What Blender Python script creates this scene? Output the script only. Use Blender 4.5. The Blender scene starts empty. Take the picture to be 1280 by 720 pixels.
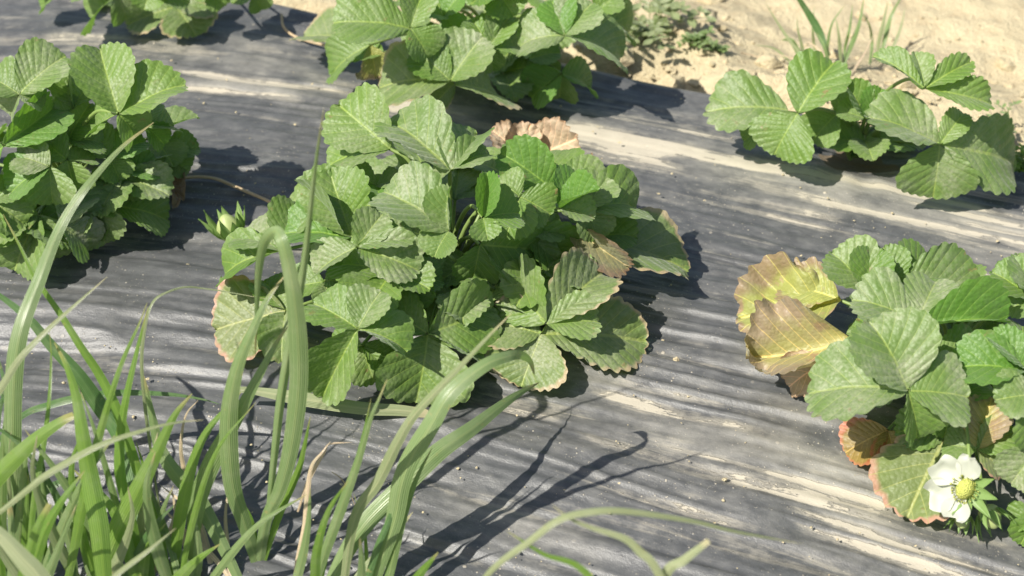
import bpy, math, random
import numpy as np
from mathutils import Vector

# ------------------------------------------------------------------ camera, sky, sun, exposure
scene = bpy.context.scene
LENS, PITCH, DIST = 55.0, math.radians(40.0), 1.25
CAM = Vector((0.0, -DIST * math.cos(PITCH), DIST * math.sin(PITCH)))
cam_data = bpy.data.cameras.new("camera")
cam = bpy.data.objects.new("camera", cam_data)
scene.collection.objects.link(cam)
cam.location = CAM
cam.rotation_euler = (math.pi / 2 - PITCH, 0, 0)
cam_data.lens = LENS
cam_data.sensor_width = 36
cam_data.clip_start = 0.02
cam_data.clip_end = 500
cam_data.dof.use_dof = True
cam_data.dof.focus_distance = 1.15
cam_data.dof.aperture_fstop = 8.0
scene.camera = cam

SUN_EL, SUN_TRAVEL = 51.0, 33.0           # elevation; ground direction the light travels, from +x towards +y
ea, aa = math.radians(SUN_EL), math.radians(SUN_TRAVEL)
ldir = Vector((math.cos(aa) * math.cos(ea), math.sin(aa) * math.cos(ea), -math.sin(ea)))
world = bpy.data.worlds.new("World")
scene.world = world
world.use_nodes = True
wn, wl = world.node_tree.nodes, world.node_tree.links
bg = wn["Background"]
sky = wn.new("ShaderNodeTexSky")
sky.sky_type = 'NISHITA'
sky.sun_disc = False
sky.sun_elevation = ea
sky.sun_rotation = math.atan2(-ldir.x, -ldir.y)
sky.air_density = 1.2
sky.dust_density = 2.0
wl.new(sky.outputs[0], bg.inputs[0])
bg.inputs[1].default_value = 0.08
sun_data = bpy.data.lights.new("sun", 'SUN')
sun_data.energy = 5.0
sun_data.angle = math.radians(0.5)
sun_data.color = (1.0, 0.955, 0.87)
sun = bpy.data.objects.new("sun", sun_data)
scene.collection.objects.link(sun)
sun.rotation_euler = ldir.to_track_quat('-Z', 'Y').to_euler()
scene.view_settings.view_transform = 'Standard'
scene.view_settings.look = 'None'
scene.view_settings.gamma = 1
scene.view_settings.use_curve_mapping = False
scene.view_settings.exposure = 0.62
scene.render.engine = 'CYCLES'

# ------------------------------------------------------------------ helpers
COL = scene.collection
UP = Vector((0, 0, 1))
VD = cam.rotation_euler.to_matrix() @ Vector((0, 0, -1))

def ray(px, py):
    x = (px - 640) / 1280 * 36.0
    y = (360 - py) / 1280 * 36.0
    d = Vector((x, y, -LENS))
    return (cam.rotation_euler.to_matrix() @ d).normalized()

def on_plane(px, py, z):
    d = ray(px, py)
    t = (z - CAM.z) / d.z
    return CAM + d * t

# bed axes: the bed runs from upper left to lower right in the picture
_e0, _e1 = on_plane(797, 85, -0.02), on_plane(1278, 182, -0.02)
E1 = (_e1 - _e0); E1.z = 0; E1.normalize()
E2 = Vector((-E1.y, E1.x, 0))
V_EDGE = _e0.x * E2.x + _e0.y * E2.y      # far shoulder of the bed
V_NEAR = -0.78
V_MID = 0.5 * (V_EDGE + V_NEAR)
V_HALF = 0.5 * (V_EDGE - V_NEAR)
GROUND_Z = -0.10

def bed_z(v):
    """smooth profile of the raised bed across its width (numpy or float)"""
    v = np.asarray(v, float)
    a = np.abs((v - V_MID) / V_HALF)
    crown = -0.022 * a ** 2.2 - np.where(v < V_MID + 0.12, 0.30 * np.clip(V_MID + 0.12 - v, 0, 0.4) ** 2, 0)
    over = np.clip((np.abs(v - V_MID) - (V_HALF - 0.03)) / 0.10, 0, 1.6)
    drop = -0.115 * np.where(over < 1, over * over * (3 - 2 * over), 1.0) - 0.03 * np.clip(over - 1, 0, 1)
    return crown + drop

def surf_z(x, y):
    v = x * E2.x + y * E2.y
    return float(np.maximum(bed_z(v), GROUND_Z))

def P(px, py, h=0.0):
    """point h metres above the bed, seen at pixel (px, py) of the photograph"""
    z = h
    for _ in range(6):
        p = on_plane(px, py, z)
        z = h + surf_z(p.x, p.y)
    return on_plane(px, py, z)

def mpp(p):
    """metres per picture pixel at point p"""
    return (p - CAM).dot(VD) * 36.0 / LENS / 1280.0

def new_mesh(name, verts, faces, mat, smooth=True, uv=None, attrs=None):
    me = bpy.data.meshes.new(name)
    verts = np.asarray(verts, np.float32)
    faces = np.asarray(faces, np.int32)
    k = faces.shape[1]
    me.vertices.add(len(verts)); me.vertices.foreach_set("co", verts.ravel())
    me.loops.add(faces.size); me.loops.foreach_set("vertex_index", faces.ravel())
    me.polygons.add(len(faces))
    me.polygons.foreach_set("loop_start", np.arange(0, faces.size, k, dtype=np.int32))
    me.polygons.foreach_set("use_smooth", np.full(len(faces), smooth))
    if uv is not None:
        l = me.uv_layers.new(name="UVMap")
        l.data.foreach_set("uv", np.asarray(uv, np.float32)[faces.ravel()].ravel())
    for an, av in (attrs or {}).items():
        a = me.attributes.new(an, 'FLOAT', 'POINT')
        a.data.foreach_set("value", np.asarray(av, np.float32).ravel())
    me.materials.append(mat)
    me.update(calc_edges=True); me.validate()
    return me

def obj(name, me, parent=None, loc=(0, 0, 0)):
    o = bpy.data.objects.new(name, me)
    COL.objects.link(o)
    o.location = loc
    if parent: o.parent = parent
    return o

def empty(name, loc):
    o = bpy.data.objects.new(name, None)
    COL.objects.link(o)
    o.empty_display_size = 0.02
    o.location = loc
    return o

def tag(o, label, cat, group=None):
    o['label'] = label; o['category'] = cat
    if group: o['group'] = group
    return o

def grid_faces(nu, nv):
    i = np.arange(nu - 1)[:, None] * nv + np.arange(nv - 1)[None, :]
    i = i.ravel()
    return np.stack([i, i + nv, i + nv + 1, i + 1], 1)

def vnoise(x, y, seed):
    """value noise in -1..1, smooth, numpy"""
    xi, yi = np.floor(x).astype(np.int64), np.floor(y).astype(np.int64)
    xf, yf = x - xi, y - yi
    def h(a, b):
        n = (a * 374761393 + b * 668265263 + seed * 974634777) & 0x7fffffff
        n = ((n ^ (n >> 13)) * 1274126177) & 0x7fffffff
        n = n ^ (n >> 16)
        return (n & 0xffff) / 32767.5 - 1.0
    u = xf * xf * xf * (xf * (xf * 6 - 15) + 10); w = yf * yf * yf * (yf * (yf * 6 - 15) + 10)
    a = h(xi, yi) * (1 - u) + h(xi + 1, yi) * u
    b = h(xi, yi + 1) * (1 - u) + h(xi + 1, yi + 1) * u
    return a * (1 - w) + b * w

def sm(a, b, x):
    t = np.clip((x - a) / (b - a), 0, 1)
    return t * t * (3 - 2 * t)

# ------------------------------------------------------------------ materials
class NT:
    def __init__(self, name):
        self.m = bpy.data.materials.new(name)
        self.m.use_nodes = True
        self.t = self.m.node_tree
        self.n = self.t.nodes; self.l = self.t.links
        self.b = self.n["Principled BSDF"]; self.out = self.n["Material Output"]
    def link(self, a, b): self.l.new(a, b)
    def set(self, sock, v):
        if isinstance(v, bpy.types.NodeSocket): self.l.new(v, sock)
        elif v is not None:
            if isinstance(v, (tuple, list)) and len(v) == 3 and sock.type == 'RGBA': v = (*v, 1)
            sock.default_value = v
    def math(self, op, a, b=None, c=None, clamp=False):
        x = self.n.new("ShaderNodeMath"); x.operation = op; x.use_clamp = clamp
        self.set(x.inputs[0], a); self.set(x.inputs[1], b); self.set(x.inputs[2], c)
        return x.outputs[0]
    def mix(self, f, a, b, blend='MIX'):
        x = self.n.new("ShaderNodeMix"); x.data_type = 'RGBA'; x.blend_type = blend
        self.set(x.inputs[0], f); self.set(x.inputs[6], a); self.set(x.inputs[7], b)
        return x.outputs[2]
    def attr(self, name):
        x = self.n.new("ShaderNodeAttribute"); x.attribute_name = name
        return x.outputs["Fac"]
    def step(self, x, a, b, lo=0.0, hi=1.0):
        r = self.n.new("ShaderNodeMapRange"); r.interpolation_type = 'SMOOTHSTEP'
        self.set(r.inputs[0], x); self.set(r.inputs[1], a); self.set(r.inputs[2], b)
        self.set(r.inputs[3], lo); self.set(r.inputs[4], hi)
        return r.outputs[0]
    def coord(self, which="Object", scale=(1, 1, 1), loc=None):
        c = self.n.new("ShaderNodeTexCoord")
        m = self.n.new("ShaderNodeMapping")
        self.link(c.outputs[which], m.inputs[0])
        m.inputs[3].default_value = scale
        if loc is not None: self.set(m.inputs[1], loc)
        return m.outputs[0]
    def noise(self, vec, scale, detail=3.0, rough=0.55, dist=0.0):
        x = self.n.new("ShaderNodeTexNoise")
        self.set(x.inputs["Vector"], vec)
        x.inputs["Scale"].default_value = scale; x.inputs["Detail"].default_value = detail
        x.inputs["Roughness"].default_value = rough; x.inputs["Distortion"].default_value = dist
        return x.outputs[0]
    def voro(self, vec, scale, feature='F1'):
        x = self.n.new("ShaderNodeTexVoronoi"); x.feature = feature
        self.set(x.inputs["Vector"], vec); x.inputs["Scale"].default_value = scale
        return x
    def bump(self, h, dist, strength=1.0, normal=None):
        x = self.n.new("ShaderNodeBump")
        x.inputs["Strength"].default_value = strength; x.inputs["Distance"].default_value = dist
        self.set(x.inputs["Height"], h)
        if normal is not None: self.link(normal, x.inputs["Normal"])
        return x.outputs[0]
    def rnd(self):
        return self.n.new("ShaderNodeObjectInfo").outputs["Random"]

def leaf_material(name, c1, c2, trans, margin=None, ragged=0.0, margin_w=0.12, dust=0.3, blotch=None, blotch_amt=0.0,
                  tmix=0.34, rough=0.45, under=None, vein=None):
    """strawberry leaf blade: c1..c2 by leaf, pale veins, dust, coloured margin, blotches"""
    t = NT(name)
    r = t.rnd()
    col = t.mix(r, c1, c2)
    vec = t.coord("Object", loc=t.math('MULTIPLY', r, 17.0))
    n1 = t.noise(vec, 55, 3)
    col = t.mix(t.step(n1, 0.35, 0.7, 0, 0.35), col, (c1[0] * 1.5, c1[1] * 1.35, c1[2] * 1.2))
    s, tt = t.attr("along"), t.attr("across")
    uv = t.n.new("ShaderNodeUVMap"); sp = t.n.new("ShaderNodeSeparateXYZ"); t.link(uv.outputs[0], sp.inputs[0])
    fr = t.math('ABSOLUTE', t.math('SUBTRACT', t.math('FRACT', sp.outputs[0]), 0.5))
    wv = t.math('MULTIPLY_ADD', tt, -0.05, 0.085)
    v1 = t.step(t.math('DIVIDE', fr, wv), 0.35, 1.0, 1, 0)
    mid = t.step(t.attr("rib"), 0.008, 0.022, 1, 0)
    veins = t.math('MAXIMUM', t.math('MULTIPLY', v1, 0.55), t.math('MULTIPLY', mid, 0.8))
    vc = vein or (c1[0] * 2.3 + 0.05, c1[1] * 1.75 + 0.05, c1[2] * 1.7 + 0.02)
    sp1 = t.noise(vec, 130, 2, 0.5)
    spg = t.step(t.noise(vec, 18, 2), 0.48, 0.62)
    col = t.mix(t.math('MULTIPLY', t.step(sp1, 0.67, 0.72, 0, 0.75), spg), col, (0.24, 0.15, 0.06))
    if blotch:
        n2 = t.noise(vec, 38, 4, 0.65)
        n3 = t.math('ADD', n2, t.math('MULTIPLY', t.math('SUBTRACT', tt, 0.5), 0.22))
        col = t.mix(t.step(n3, 0.66 - blotch_amt * 0.35, 0.74 - blotch_amt * 0.3), col, blotch)
    if margin:
        n4 = t.noise(vec, 70, 3)
        e = t.math('ADD', tt, t.math('MULTIPLY', t.math('SUBTRACT', n4, 0.5), 0.5 * margin_w + 0.1))
        if ragged:
            n7 = t.noise(vec, 24, 4, 0.65)
            e = t.math('ADD', e, t.math('MULTIPLY', t.math('SUBTRACT', n7, 0.5), ragged))
        e2 = t.math('MULTIPLY', t.step(e, 1.0 - margin_w * 1.7, 1.0 - margin_w * 0.35), t.step(s, 0.12, 0.35))
        col = t.mix(t.math('MULTIPLY', e2, 0.95), col, margin)
    col = t.mix(veins, col, vc)
    # dust and fine white hairs on the upper face
    n5 = t.noise(vec, 26, 4, 0.7); n6 = t.noise(vec, 420, 2, 0.7)
    d = t.math('MULTIPLY', t.step(n5, 0.36, 0.68), t.step(n6, 0.32, 0.62, 0.35, 1.0))
    d = t.math('MULTIPLY', d, t.math('MULTIPLY_ADD', r, 0.6 * dust, 0.55 * dust))
    fracr = t.math('FRACT', t.math('MULTIPLY', r, 7.31))
    colu = t.mix(d, col, (0.46, 0.46, 0.33))
    geo = t.n.new("ShaderNodeNewGeometry")
    und = under or (c2[0] * 1.25 + 0.05, c2[1] * 1.15 + 0.06, c2[2] * 1.3 + 0.035)
    fin = t.mix(geo.outputs["Backfacing"], colu, t.mix(0.6, col, und))
    t.set(t.b.inputs["Base Color"], fin)
    t.set(t.b.inputs["Roughness"], t.math('MULTIPLY_ADD', n6, 0.25, rough - 0.08))
    t.b.inputs["Specular IOR Level"].default_value = 0.55
    t.b.inputs["Sheen Weight"].default_value = 0.25
    t.b.inputs["Sheen Roughness"].default_value = 0.45
    t.b.inputs["Sheen Tint"].default_value = (0.9, 0.95, 0.85, 1)
    vo = t.voro(vec, 330)
    hb = t.math('ADD', t.math('MULTIPLY', vo.outputs["Distance"], -0.8), t.math('MULTIPLY', n6, 0.35))
    hb = t.math('SUBTRACT', hb, t.math('MULTIPLY', veins, 0.35))
    nb = t.bump(hb, 0.0010, 0.6)
    t.link(nb, t.b.inputs["Normal"])
    tr = t.n.new("ShaderNodeBsdfTranslucent")
    t.set(tr.inputs[0], t.mix(0.5, trans, t.mix(0.55, trans, col, 'MIX')))
    t.link(nb, tr.inputs[1])
    ms = t.n.new("ShaderNodeMixShader"); ms.inputs[0].default_value = tmix
    t.link(t.b.outputs[0], ms.inputs[1]); t.link(tr.outputs[0], ms.inputs[2])
    t.link(ms.outputs[0], t.out.inputs[0])
    return t.m

GREEN1, GREEN2 = (0.104, 0.200, 0.027), (0.146, 0.238, 0.045)
TR = (0.20, 0.40, 0.035)
LM = {
 'g': leaf_material('strawberry_leaf_green', GREEN1, GREEN2, TR, dust=0.36),
 'f': leaf_material('strawberry_leaf_fresh', (0.085, 0.200, 0.022), (0.11, 0.23, 0.035), (0.24, 0.50, 0.03), dust=0.16, tmix=0.36),
 'd': leaf_material('strawberry_leaf_dusty', (0.108, 0.192, 0.038), (0.146, 0.225, 0.060), TR, dust=0.66),
 'y': leaf_material('strawberry_leaf_pale_margin', (0.125, 0.205, 0.045), (0.150, 0.215, 0.065), (0.26, 0.42, 0.05), margin=(0.46, 0.34, 0.20), margin_w=0.075, ragged=0.35, dust=0.45),
 'p': leaf_material('strawberry_leaf_pink_margin', (0.150, 0.210, 0.060), (0.170, 0.215, 0.070), (0.30, 0.40, 0.06), margin=(0.52, 0.27, 0.19), margin_w=0.09, ragged=0.35, dust=0.3),
 'l': leaf_material('strawberry_leaf_yellowing', (0.30, 0.35, 0.085), (0.34, 0.35, 0.10), (0.42, 0.44, 0.08), margin=(0.30, 0.20, 0.12), margin_w=0.24, ragged=1.1, dust=0.2,
                    blotch=(0.42, 0.27, 0.16), blotch_amt=0.25),
 'o': leaf_material('strawberry_leaf_orange', (0.36, 0.34, 0.11), (0.36, 0.32, 0.12), (0.46, 0.38, 0.09), margin=(0.34, 0.25, 0.17), margin_w=0.46, ragged=1.3, dust=0.3,
                    blotch=(0.33, 0.21, 0.11), blotch_amt=0.4),
 'r': leaf_material('strawberry_leaf_red_margin', (0.24, 0.20, 0.045), (0.28, 0.18, 0.045), (0.4, 0.26, 0.05), margin=(0.52, 0.16, 0.09), margin_w=0.16, ragged=0.6, dust=0.15,
                    blotch=(0.34, 0.10, 0.03), blotch_amt=0.25),
 't': leaf_material('strawberry_leaf_old_tan', (0.27, 0.27, 0.12), (0.30, 0.28, 0.14), (0.32, 0.32, 0.10), margin=(0.26, 0.13, 0.07), margin_w=0.22, ragged=0.8, dust=0.35, blotch=(0.36, 0.27, 0.17), blotch_amt=0.3),
 'b': leaf_material('strawberry_leaf_dead', (0.40, 0.31, 0.20), (0.35, 0.27, 0.17), (0.38, 0.27, 0.16), margin=(0.20, 0.11, 0.05), margin_w=0.06, dust=0.35,
                    blotch=(0.40, 0.28, 0.18), blotch_amt=0.4, tmix=0.15, rough=0.65),
 'k': leaf_material('strawberry_leaf_brown', (0.20, 0.12, 0.06), (0.26, 0.17, 0.09), (0.2, 0.1, 0.04), dust=0.3, tmix=0.12, rough=0.7),
}

def stalk_material(name, c1, c2, rough=0.45):
    t = NT(name)
    n = t.noise(t.coord("Object"), 90, 3)
    t.set(t.b.inputs["Base Color"], t.mix(n, c1, c2))
    t.b.inputs["Roughness"].default_value = rough
    t.b.inputs["Subsurface Weight"].default_value = 0.0
    return t.m
M_STALK = stalk_material('leaf_stalk_green', (0.14, 0.22, 0.05), (0.22, 0.28, 0.09))
M_RUNNER = stalk_material('runner_tan', (0.34, 0.24, 0.13), (0.48, 0.38, 0.24), 0.6)

def grass_material(name, c1, c2, trans, tmix=0.3, tip=None):
    t = NT(name)
    r = t.rnd()
    uv = t.n.new("ShaderNodeUVMap"); sp = t.n.new("ShaderNodeSeparateXYZ"); t.link(uv.outputs[0], sp.inputs[0])
    u, v = sp.outputs[0], sp.outputs[1]                      # across 0..1, along 0..1
    cmb = t.n.new("ShaderNodeCombineXYZ")
    t.set(cmb.inputs[0], t.math('MULTIPLY', u, 16.0)); t.set(cmb.inputs[1], t.math('MULTIPLY', v, 2.0)); t.set(cmb.inputs[2], t.math('MULTIPLY', r, 50))
    n = t.noise(cmb.outputs[0], 1.0, 2)
    col = t.mix(r, c1, c2)
    col = t.mix(t.step(n, 0.35, 0.7, 0, 0.5), col, (c2[0] * 1.55, c2[1] * 1.35, c2[2] * 1.6))
    rib = t.step(t.math('ABSOLUTE', t.math('SUBTRACT', u, 0.5)), 0.03, 0.09, 0.45, 0)
    col = t.mix(rib, col, (c1[0] * 2.2, c1[1] * 1.7, c1[2] * 2.2))
    vec = t.coord("Object")
    d = t.step(t.noise(vec, 45, 4, 0.7), 0.45, 0.75, 0, 0.3)
    col = t.mix(d, col, (0.38, 0.40, 0.26))
    bl = t.step(t.noise(vec, 160, 3, 0.6), 0.66, 0.74, 0, 0.6)
    col = t.mix(bl, col, (0.34, 0.30, 0.12))
    if tip:
        col = t.mix(t.step(t.math('ADD', v, t.math('MULTIPLY', n, 0.05)), 0.93, 1.0, 0, 0.85), col, tip)
    t.set(t.b.inputs["Base Color"], col)
    t.b.inputs["Roughness"].default_value = 0.34
    t.b.inputs["Specular IOR Level"].default_value = 0.6
    stripe = t.math('SINE', t.math('MULTIPLY_ADD', u, 58.0, t.math('MULTIPLY', n, 4.0)))
    nb = t.bump(t.math('ADD', stripe, t.math('MULTIPLY', n, 2.5)), 0.00022, 0.5)
    t.link(nb, t.b.inputs["Normal"])
    tr = t.n.new("ShaderNodeBsdfTranslucent"); t.set(tr.inputs[0], trans)
    ms = t.n.new("ShaderNodeMixShader"); ms.inputs[0].default_value = tmix
    t.link(t.b.outputs[0], ms.inputs[1]); t.link(tr.outputs[0], ms.inputs[2]); t.link(ms.outputs[0], t.out.inputs[0])
    return t.m
GM = {
 'g': grass_material('grass_green', (0.145, 0.225, 0.07), (0.19, 0.27, 0.11), (0.26, 0.46, 0.06), 0.3, (0.42, 0.34, 0.16)),
 'f': grass_material('grass_bright', (0.115, 0.225, 0.028), (0.155, 0.255, 0.048), (0.28, 0.56, 0.04), 0.38, (0.40, 0.34, 0.14)),
 'd': grass_material('grass_dark', (0.06, 0.13, 0.035), (0.08, 0.16, 0.05), (0.18, 0.34, 0.05), 0.25),
 's': grass_material('grass_straw', (0.46, 0.38, 0.23), (0.56, 0.47, 0.30), (0.45, 0.36, 0.18), 0.15),
 'p': grass_material('grass_pale', (0.20, 0.26, 0.11), (0.27, 0.31, 0.16), (0.34, 0.46, 0.14), 0.28, (0.5, 0.44, 0.26)),
}
# ------------------------------------------------------------------ ground
def ground_mat():
    t = NT('dry_sandy_soil')
    vec = t.coord("Object")
    n1 = t.noise(vec, 6, 5, 0.6); n2 = t.noise(vec, 55, 5, 0.65); n3 = t.noise(vec, 320, 3, 0.6)
    col = t.mix(n1, (0.45, 0.38, 0.235), (0.53, 0.455, 0.30))
    col = t.mix(t.step(n2, 0.3, 0.55, 0.45, 0), col, (0.38, 0.285, 0.17))
    col = t.mix(t.step(n3, 0.55, 0.75, 0, 0.35), col, (0.68, 0.58, 0.42))
    vo = t.voro(vec, 75)
    col = t.mix(t.step(vo.outputs["Distance"], 0.05, 0.22, 0.25, 0), col, (0.30, 0.22, 0.13))
    t.set(t.b.inputs["Base Color"], col)
    t.b.inputs["Roughness"].default_value = 0.95
    t.b.inputs["Specular IOR Level"].default_value = 0.15
    h = t.math('ADD', t.math('MULTIPLY', n2, 0.7), t.math('MULTIPLY', n3, 0.35))
    t.link(t.bump(h, 0.012, 0.8), t.b.inputs["Normal"])
    return t.m
M_SOIL = ground_mat()

def spaced(lo, hi, fine_lo, fine_hi, d, grow=1.25):
    a = list(np.arange(fine_lo, fine_hi + d * 0.5, d))
    s, x = d, a[0]
    left = []
    while x > lo:
        s *= grow; x -= s; left.append(x)
    s, x = d, a[-1]
    right = []
    while x < hi:
        s *= grow; x += s; right.append(x)
    return np.array(left[::-1] + a + right)

def build_ground():
    us = spaced(-40, 40, -0.7, 1.3, 0.012)
    vs = spaced(-40, 40, V_EDGE - 0.1, V_EDGE + 0.75, 0.010)
    U, V = np.meshgrid(us, vs, indexing='ij')
    near = np.exp(-((U - 0.2) / 1.6) ** 2) * np.exp(-((V - V_EDGE) / 1.2) ** 2)
    Z = GROUND_Z + near * (0.012 * vnoise(U / 0.11, V / 0.10, 3) + 0.007 * vnoise(U / 0.04, V / 0.04, 4) + 0.004 * vnoise(U / 0.017, V / 0.017, 5))
    # loose soil thrown against the edge of the sheet
    dv = V - V_EDGE
    bank = sm(0.005, 0.05, dv) * (1 - sm(0.06, 0.30, dv))
    Z += bank * (0.058 + 0.009 * vnoise(U / 0.09, V / 0.07, 8)) * np.exp(-((U - 0.2) / 2.5) ** 2)
    inside = (np.abs(V - V_MID) < V_HALF + 0.004)
    Z = np.where(inside, GROUND_Z - 0.06, Z)
    X = U * E1.x + V * E2.x; Y = U * E1.y + V * E2.y
    co = np.stack([X.ravel(), Y.ravel(), Z.ravel()], 1)
    me = new_mesh('ground', co, grid_faces(len(us), len(vs))[:, ::-1], M_SOIL)
    o = obj('ground', me); o['kind'] = 'structure'
    return us, vs, Z
G_US, G_VS, G_Z = build_ground()

def ground_h(x, y):
    u, v = x * E1.x + y * E1.y, x * E2.x + y * E2.y
    i = int(np.clip(np.searchsorted(G_US, u), 0, len(G_US) - 1)); j = int(np.clip(np.searchsorted(G_VS, v), 0, len(G_VS) - 1))
    return float(G_Z[i, j])

def Pg(px, py, h=0.0):
    """point h above the bare soil seen at pixel"""
    z = GROUND_Z + h
    for _ in range(8):
        p = on_plane(px, py, z); z = ground_h(p.x, p.y) + h
    return on_plane(px, py, z)

# ------------------------------------------------------------------ plastic film over the bed
CROWNS = {}   # plant crowns, pixel of the point where each plant leaves the film
CROWNS['centre'] = (565, 352); CROWNS['left'] = (92, 262); CROWNS['back'] = (610, 72)
CROWNS['back_left'] = (200, -22); CROWNS['right_back'] = (1072, 192); CROWNS['right'] = (1180, 480)
CROWN_UV = {}
for k, (a, b) in CROWNS.items():
    p = P(a, b, 0)
    CROWN_UV[k] = (p.x * E1.x + p.y * E1.y, p.x * E2.x + p.y * E2.y)

def film_warp(u, v):
    """creases follow the bed on the right and swing round on the left and near side"""
    return v + np.where(u < 0, 0.44 * u * u, 0.03 * u * u) * (1 - 0.65 * sm(0.0, 0.30, v)) + 0.012 * vnoise(u / 0.33, v / 0.2, 21)

def film_mat():
    t = NT('weathered_black_plastic')
    vec = t.coord("Object")
    uvn = t.n.new("ShaderNodeUVMap")                   # bed coordinates, creases run along x
    uv = uvn.outputs[0]
    def st(sx, sy):
        m = t.n.new("ShaderNodeMapping"); m.inputs[3].default_value = (sx, sy, 1); t.link(uv, m.inputs[0]); return m.outputs[0]
    streak = t.noise(st(6, 60), 1.0, 5, 0.62)
    streak3 = t.noise(st(7, 150), 1.0, 5, 0.68, 0.6)
    veil = t.noise(st(5, 13), 1.0, 5, 0.62, 1.2)
    streak2 = t.noise(st(22, 170), 1.0, 4, 0.6)
    fine = t.noise(st(55, 85), 1.0, 6, 0.68)
    grain = t.noise(vec, 900, 3, 0.6)
    mud = t.attr("mud"); val = t.attr("valley"); hole = t.attr("hole")
    # plastic itself: grey black, scuffed
    base = t.mix(t.step(fine, 0.3, 0.7), (0.045, 0.048, 0.052), (0.079, 0.082, 0.086))
    base = t.mix(t.step(streak2, 0.58, 0.9, 0, 0.15), base, (0.13, 0.13, 0.125))
    # thin dust
    dd = t.math('ADD', t.math('MULTIPLY', mud, 0.55), t.math('ADD', t.math('MULTIPLY', fine, 0.42), t.math('MULTIPLY', veil, 0.72)))
    dust = t.step(dd, 0.55, 1.10, 0.06, 0.62)
    col = t.mix(dust, base, (0.34, 0.32, 0.27))
    # dried mud left in the creases
    q = t.math('ADD', mud, t.math('MULTIPLY', t.math('SUBTRACT', val, 0.5), 0.75))
    q = t.math('ADD', q, t.math('MULTIPLY', t.math('SUBTRACT', streak3, 0.5), 1.3))
    q = t.math('ADD', q, t.math('MULTIPLY', t.math('SUBTRACT', fine, 0.5), 0.75))
    cake = t.step(q, 0.70, 0.77)
    film_mud = t.step(q, 0.40, 0.78, 0, 0.45)
    mudc = t.mix(t.noise(vec, 60, 3), (0.36, 0.32, 0.25), (0.45, 0.41, 0.325))
    cr = t.voro(st(120, 160), 1.0, 'DISTANCE_TO_EDGE').outputs["Distance"]
    col = t.mix(t.math('MAXIMUM', film_mud, t.math('MULTIPLY', cake, 0.92)), col, mudc)
    # splashes of rain-thrown soil
    v1 = t.voro(vec, 95); v2 = t.voro(vec, 260)
    sep = t.n.new("ShaderNodeSeparateColor"); t.link(v1.outputs["Color"], sep.inputs[0])
    sep2 = t.n.new("ShaderNodeSeparateColor"); t.link(v2.outputs["Color"], sep2.inputs[0])
    wob = t.math('MULTIPLY', t.math('SUBTRACT', grain, 0.5), 0.10)
    s1 = t.math('MULTIPLY', t.step(t.math('ADD', v1.outputs["Distance"], wob), 0.10, 0.17, 1, 0), t.step(sep.outputs[0], 0.93, 0.95))
    s2 = t.math('MULTIPLY', t.step(t.math('ADD', v2.outputs["Distance"], wob), 0.12, 0.24, 1, 0), t.step(sep2.outputs[0], 0.86, 0.9))
    sc = t.noise(vec, 420, 2, 0.5)
    s3 = t.step(t.noise(vec, 620, 1, 0.4), 0.70, 0.75, 0, 0.6)
    spl = t.math('MAXIMUM', t.math('MULTIPLY', s1, 0.85), t.math('MAXIMUM', t.math('MULTIPLY', s2, 0.7), s3))
    spl = t.math('MULTIPLY', spl, t.step(t.noise(vec, 12, 3), 0.42, 0.62, 0.12, 1))
    col = t.mix(spl, col, (0.52, 0.46, 0.36))
    soil = t.step(t.math('ADD', hole, t.math('MULTIPLY', t.math('SUBTRACT', fine, 0.5), 0.5)), 0.45, 0.6)
    col = t.mix(soil, col, t.mix(grain, (0.10, 0.075, 0.045), (0.22, 0.17, 0.11)))
    t.set(t.b.inputs["Base Color"], col)
    rough = t.math('MULTIPLY_ADD', dust, 0.28, 0.40)
    rough = t.math('MAXIMUM', rough, t.math('MULTIPLY', t.math('MAXIMUM', cake, soil), 0.9))
    t.set(t.b.inputs["Roughness"], rough)
    t.b.inputs["Specular IOR Level"].default_value = 0.5
    crease = t.noise(st(12, 120), 1.0, 3, 0.5)
    h = t.math('ADD', t.math('MULTIPLY', crease, 0.3), t.math('MULTIPLY', fine, 0.35))
    h = t.math('ADD', h, t.math('MULTIPLY', t.math('MAXIMUM', cake, spl), 0.30))
    h = t.math('ADD', h, t.math('MULTIPLY', grain, 0.10))
    t.link(t.bump(h, 0.0030, 0.75), t.b.inputs["Normal"])
    return t.m
M_FILM = film_mat()

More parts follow.
